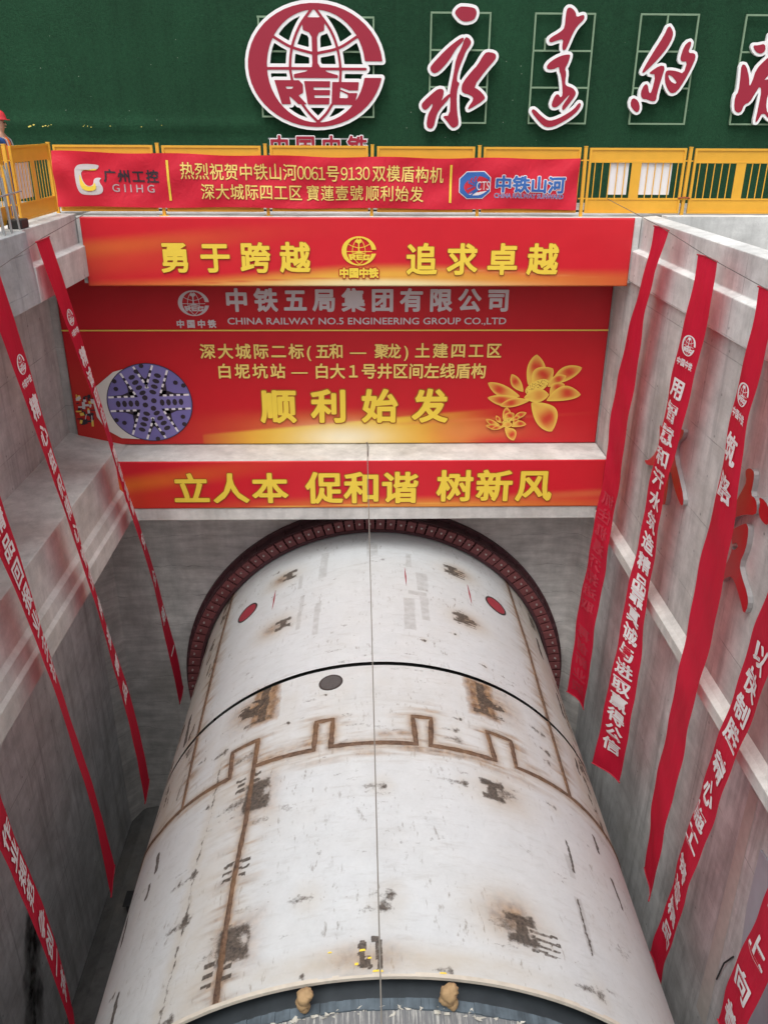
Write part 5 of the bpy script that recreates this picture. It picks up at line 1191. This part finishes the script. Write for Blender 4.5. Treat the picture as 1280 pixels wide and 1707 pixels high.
tag(m.build('plastic_sheet', M['plastic']), 'pale bluish plastic sheet stuck on the right wall behind the corner banner', 'plastic sheet')

# ------------------------------------------------------------------ starter bars on the left edge
for k in range(9):
    x = -5.67-.05*(k % 3)+random.uniform(-.01, .01); y = 14.12+.10*k+random.uniform(-.03, .03); h = random.uniform(.75, 1.05); lean = random.uniform(-.10, .02)
    m = MB(); m.tube([(x, y, -1.7), (x+lean*.3, y, -1.62+h*.4), (x+lean, y+random.uniform(-.05, .05), -1.62+h)], .016, 8)
    tag(m.build('starter_bar', M['galv']), 'grey steel starter bar standing up from the left concrete edge', 'rebar', 'starter bars on the left edge')
m = MB(); m.tube([(-5.65, 13.7, -1.05), (-5.66, 15.05, -1.02)], .014, 8); tag(m.build('tie_bar', M['galv']), 'level steel bar tied across the starter bars on the left edge', 'rebar')
m = MB(); m.box((-5.88, 14.78, -1.6), (-5.64, 15.12, -1.45)); tag(m.build('rubber_block', M['steel_dark'], bevel=.02), 'dark rubber foot under the left fence post beside the starter bars', 'rubber block')

# ------------------------------------------------------------------ worker behind the left fence, facing right
pw = thing('person', 'worker in a red helmet and orange vest standing behind the left fence', 'person', (-6.3, 16.25, GZ))
def skinned(name, joints, edges, mat, parent, sub=2):
    me = bpy.data.meshes.new(name); me.from_pydata([j[0] for j in joints], edges, []); me.materials.append(mat)
    o = put(bpy.data.objects.new(name, me), parent)
    sk = o.modifiers.new('skin', 'SKIN'); sk.use_smooth_shade = True
    for v, j in zip(me.skin_vertices[0].data, joints): v.radius = (j[1], j[2] if len(j) > 2 else j[1])
    me.skin_vertices[0].data[0].use_root = True
    sb = o.modifiers.new('sub', 'SUBSURF'); sb.levels = sub; sb.render_levels = sub
    return o
bx, by, gz = -6.31, 16.25, GZ     # faces +x
J = [((bx, by, gz+.92), .14, .17), ((bx, by, gz+1.12), .125, .155), ((bx+.01, by, gz+1.32), .13, .18), ((bx+.0, by, gz+1.43), .09, .13), ((bx+.01, by, gz+1.52), .055, .058), ((bx+.03, by, gz+1.60), .075, .07), ((bx+.03, by, gz+1.69), .092, .078), ((bx+.02, by, gz+1.76), .07, .065)]
ed = [(0, 1), (1, 2), (2, 3), (3, 4), (4, 5), (5, 6), (6, 7)]
for s in (-1, 1):
    b = len(J); J += [((bx-.01, by+s*.19, gz+1.41), .065), ((bx-.02, by+s*.25, gz+1.14), .048), ((bx+.04, by+s*.25, gz+.90), .036), ((bx+.06, by+s*.245, gz+.82), .03, .042)]; ed += [(3, b), (b, b+1), (b+1, b+2), (b+2, b+3)]
    c = b+3
    for q, (dx, dz) in enumerate(((.03, -.09), (.012, -.10), (-.006, -.095), (-.022, -.08))):
        d = len(J); J += [((bx+.06+dx*.6, by+s*.245, gz+.82+dz*.55), .011), ((bx+.062+dx*.8, by+s*.235, gz+.82+dz), .009)]; ed += [(c, d), (d, d+1)]
    d = len(J); J += [((bx+.095, by+s*.225, gz+.80), .012), ((bx+.11, by+s*.215, gz+.765), .010)]; ed += [(c, d), (d, d+1)]
    b = len(J); J += [((bx, by+s*.10, gz+.86), .10), ((bx+.01, by+s*.11, gz+.48), .068), ((bx-.01, by+s*.11, gz+.10), .048), ((bx+.05, by+s*.115, gz+.045), .045), ((bx+.15, by+s*.12, gz+.035), .04, .035)]; ed += [(0, b), (b, b+1), (b+1, b+2), (b+2, b+3), (b+3, b+4)]
body = skinned('body', J, ed, M['skin'], pw)
# face: nose, lips, eyes, ears
m = MB(); m.add([(bx+.112, by-.014, gz+1.63), (bx+.112, by+.014, gz+1.63), (bx+.145, by, gz+1.632), (bx+.115, by, gz+1.69)], [(0, 2, 1), (0, 3, 2), (1, 2, 3), (0, 1, 3)]); m.tube([(bx+.112, by-.022, gz+1.598), (bx+.118, by, gz+1.60), (bx+.112, by+.022, gz+1.598)], .008, 6)
for s in (-1, 1): m.tube([(bx+.02, by+s*.078, gz+1.62), (bx+.01, by+s*.088, gz+1.65), (bx+.025, by+s*.082, gz+1.68)], .012, 6)
m.build('face_features', M['skin'], body, True)
m = MB()
for s in (-1, 1): m.tube([(bx+.108, by+s*.02, gz+1.675), (bx+.112, by+s*.034, gz+1.677), (bx+.104, by+s*.046, gz+1.675)], .007, 6)
m.build('eyes', M['hair'], body)
m = MB(); m.tube([(bx-.055, by, gz+1.60), (bx-.055, by, gz+1.70)], [.045, .06], 10); m.build('hair', M['hair'], pw, True)
def shell(name, prof, mat, sx, sy, parent):
    V = []; F = []; n = 24
    for z, r in prof:
        for k in range(n): V.append((bx+.02+r*sx*math.cos(2*math.pi*k/n), by+r*sy*math.sin(2*math.pi*k/n), z))
    for i in range(len(prof)-1):
        for k in range(n): F.append((i*n+k, i*n+(k+1) % n, (i+1)*n+(k+1) % n, (i+1)*n+k))
    F.append(tuple((len(prof)-1)*n+k for k in range(n)))
    return mesh(name, V, F, mat, parent, True)
hm = shell('helmet', [(gz+1.715, .128), (gz+1.725, .134), (gz+1.735, .122), (gz+1.78, .116), (gz+1.83, .098), (gz+1.862, .066), (gz+1.875, .025)], M['helmet'], 1.05, .93, pw)
m = MB(); m.add([(bx+.12, by-.09, gz+1.722), (bx+.195, by-.045, gz+1.712), (bx+.205, by, gz+1.711), (bx+.195, by+.045, gz+1.712), (bx+.12, by+.09, gz+1.722), (bx+.12, by-.09, gz+1.732), (bx+.195, by-.045, gz+1.722), (bx+.205, by, gz+1.722), (bx+.195, by+.045, gz+1.722), (bx+.12, by+.09, gz+1.732)],
                [(4, 3, 2, 1, 0), (5, 6, 7, 8, 9)]+[(i, i+1, i+6, i+5) for i in range(4)]); m.tube([(bx-.09, by, gz+1.80), (bx-.02, by, gz+1.866), (bx+.05, by, gz+1.872), (bx+.11, by, gz+1.83)], .012, 6); m.build('brim', M['helmet'], hm)
skinned('overalls', [((bx, by, gz+.93), .155, .185), ((bx, by, gz+1.12), .14, .17), ((bx+.01, by, gz+1.32), .145, .19), ((bx, by, gz+1.43), .105, .15), ((bx-.005, by, gz+1.475), .07, .075)]+sum([[((bx-.01, by+s*.20, gz+1.40), .08), ((bx-.02, by+s*.255, gz+1.14), .062), ((bx+.03, by+s*.25, gz+.92), .05)] for s in (-1, 1)], [])+sum([[((bx, by+s*.10, gz+.85), .115), ((bx+.01, by+s*.11, gz+.48), .085), ((bx-.01, by+s*.11, gz+.12), .072)] for s in (-1, 1)], []),
        [(0, 1), (1, 2), (2, 3), (3, 4), (3, 5), (5, 6), (6, 7), (3, 8), (8, 9), (9, 10), (0, 11), (11, 12), (12, 13), (0, 14), (14, 15), (15, 16)], M['blue_cloth'], pw)
vest = skinned('vest', [((bx, by, gz+1.0), .172, .205), ((bx, by, gz+1.15), .158, .19), ((bx+.01, by, gz+1.32), .162, .208), ((bx, by, gz+1.425), .122, .17), ((bx-.005, by, gz+1.462), .078, .09)], [(0, 1), (1, 2), (2, 3), (3, 4)], M['vest'], pw)
m = MB()
for s in (-1, 1): m.tube([(bx+.165, by+s*.10, gz+1.05), (bx+.17, by+s*.10, gz+1.25), (bx+.13, by+s*.10, gz+1.40), (bx+.03, by+s*.105, gz+1.478), (bx-.09, by+s*.10, gz+1.41), (bx-.15, by+s*.10, gz+1.2)], .013, 6)
m.build('reflective_strips', M['reflect'], vest, True)
for s in (-1, 1):
    m = MB(); m.tube([(bx-.04, by+s*.115, gz+.14), (bx-.02, by+s*.115, gz+.06), (bx+.10, by+s*.118, gz+.045), (bx+.19, by+s*.12, gz+.04)], [.06, .058, .05, .035], 10); m.build('boot', M['boots'], pw, True)

for o in S.objects:
    if o.parent is None and o.get('category') == 'wall': o['kind'] = 'thing'
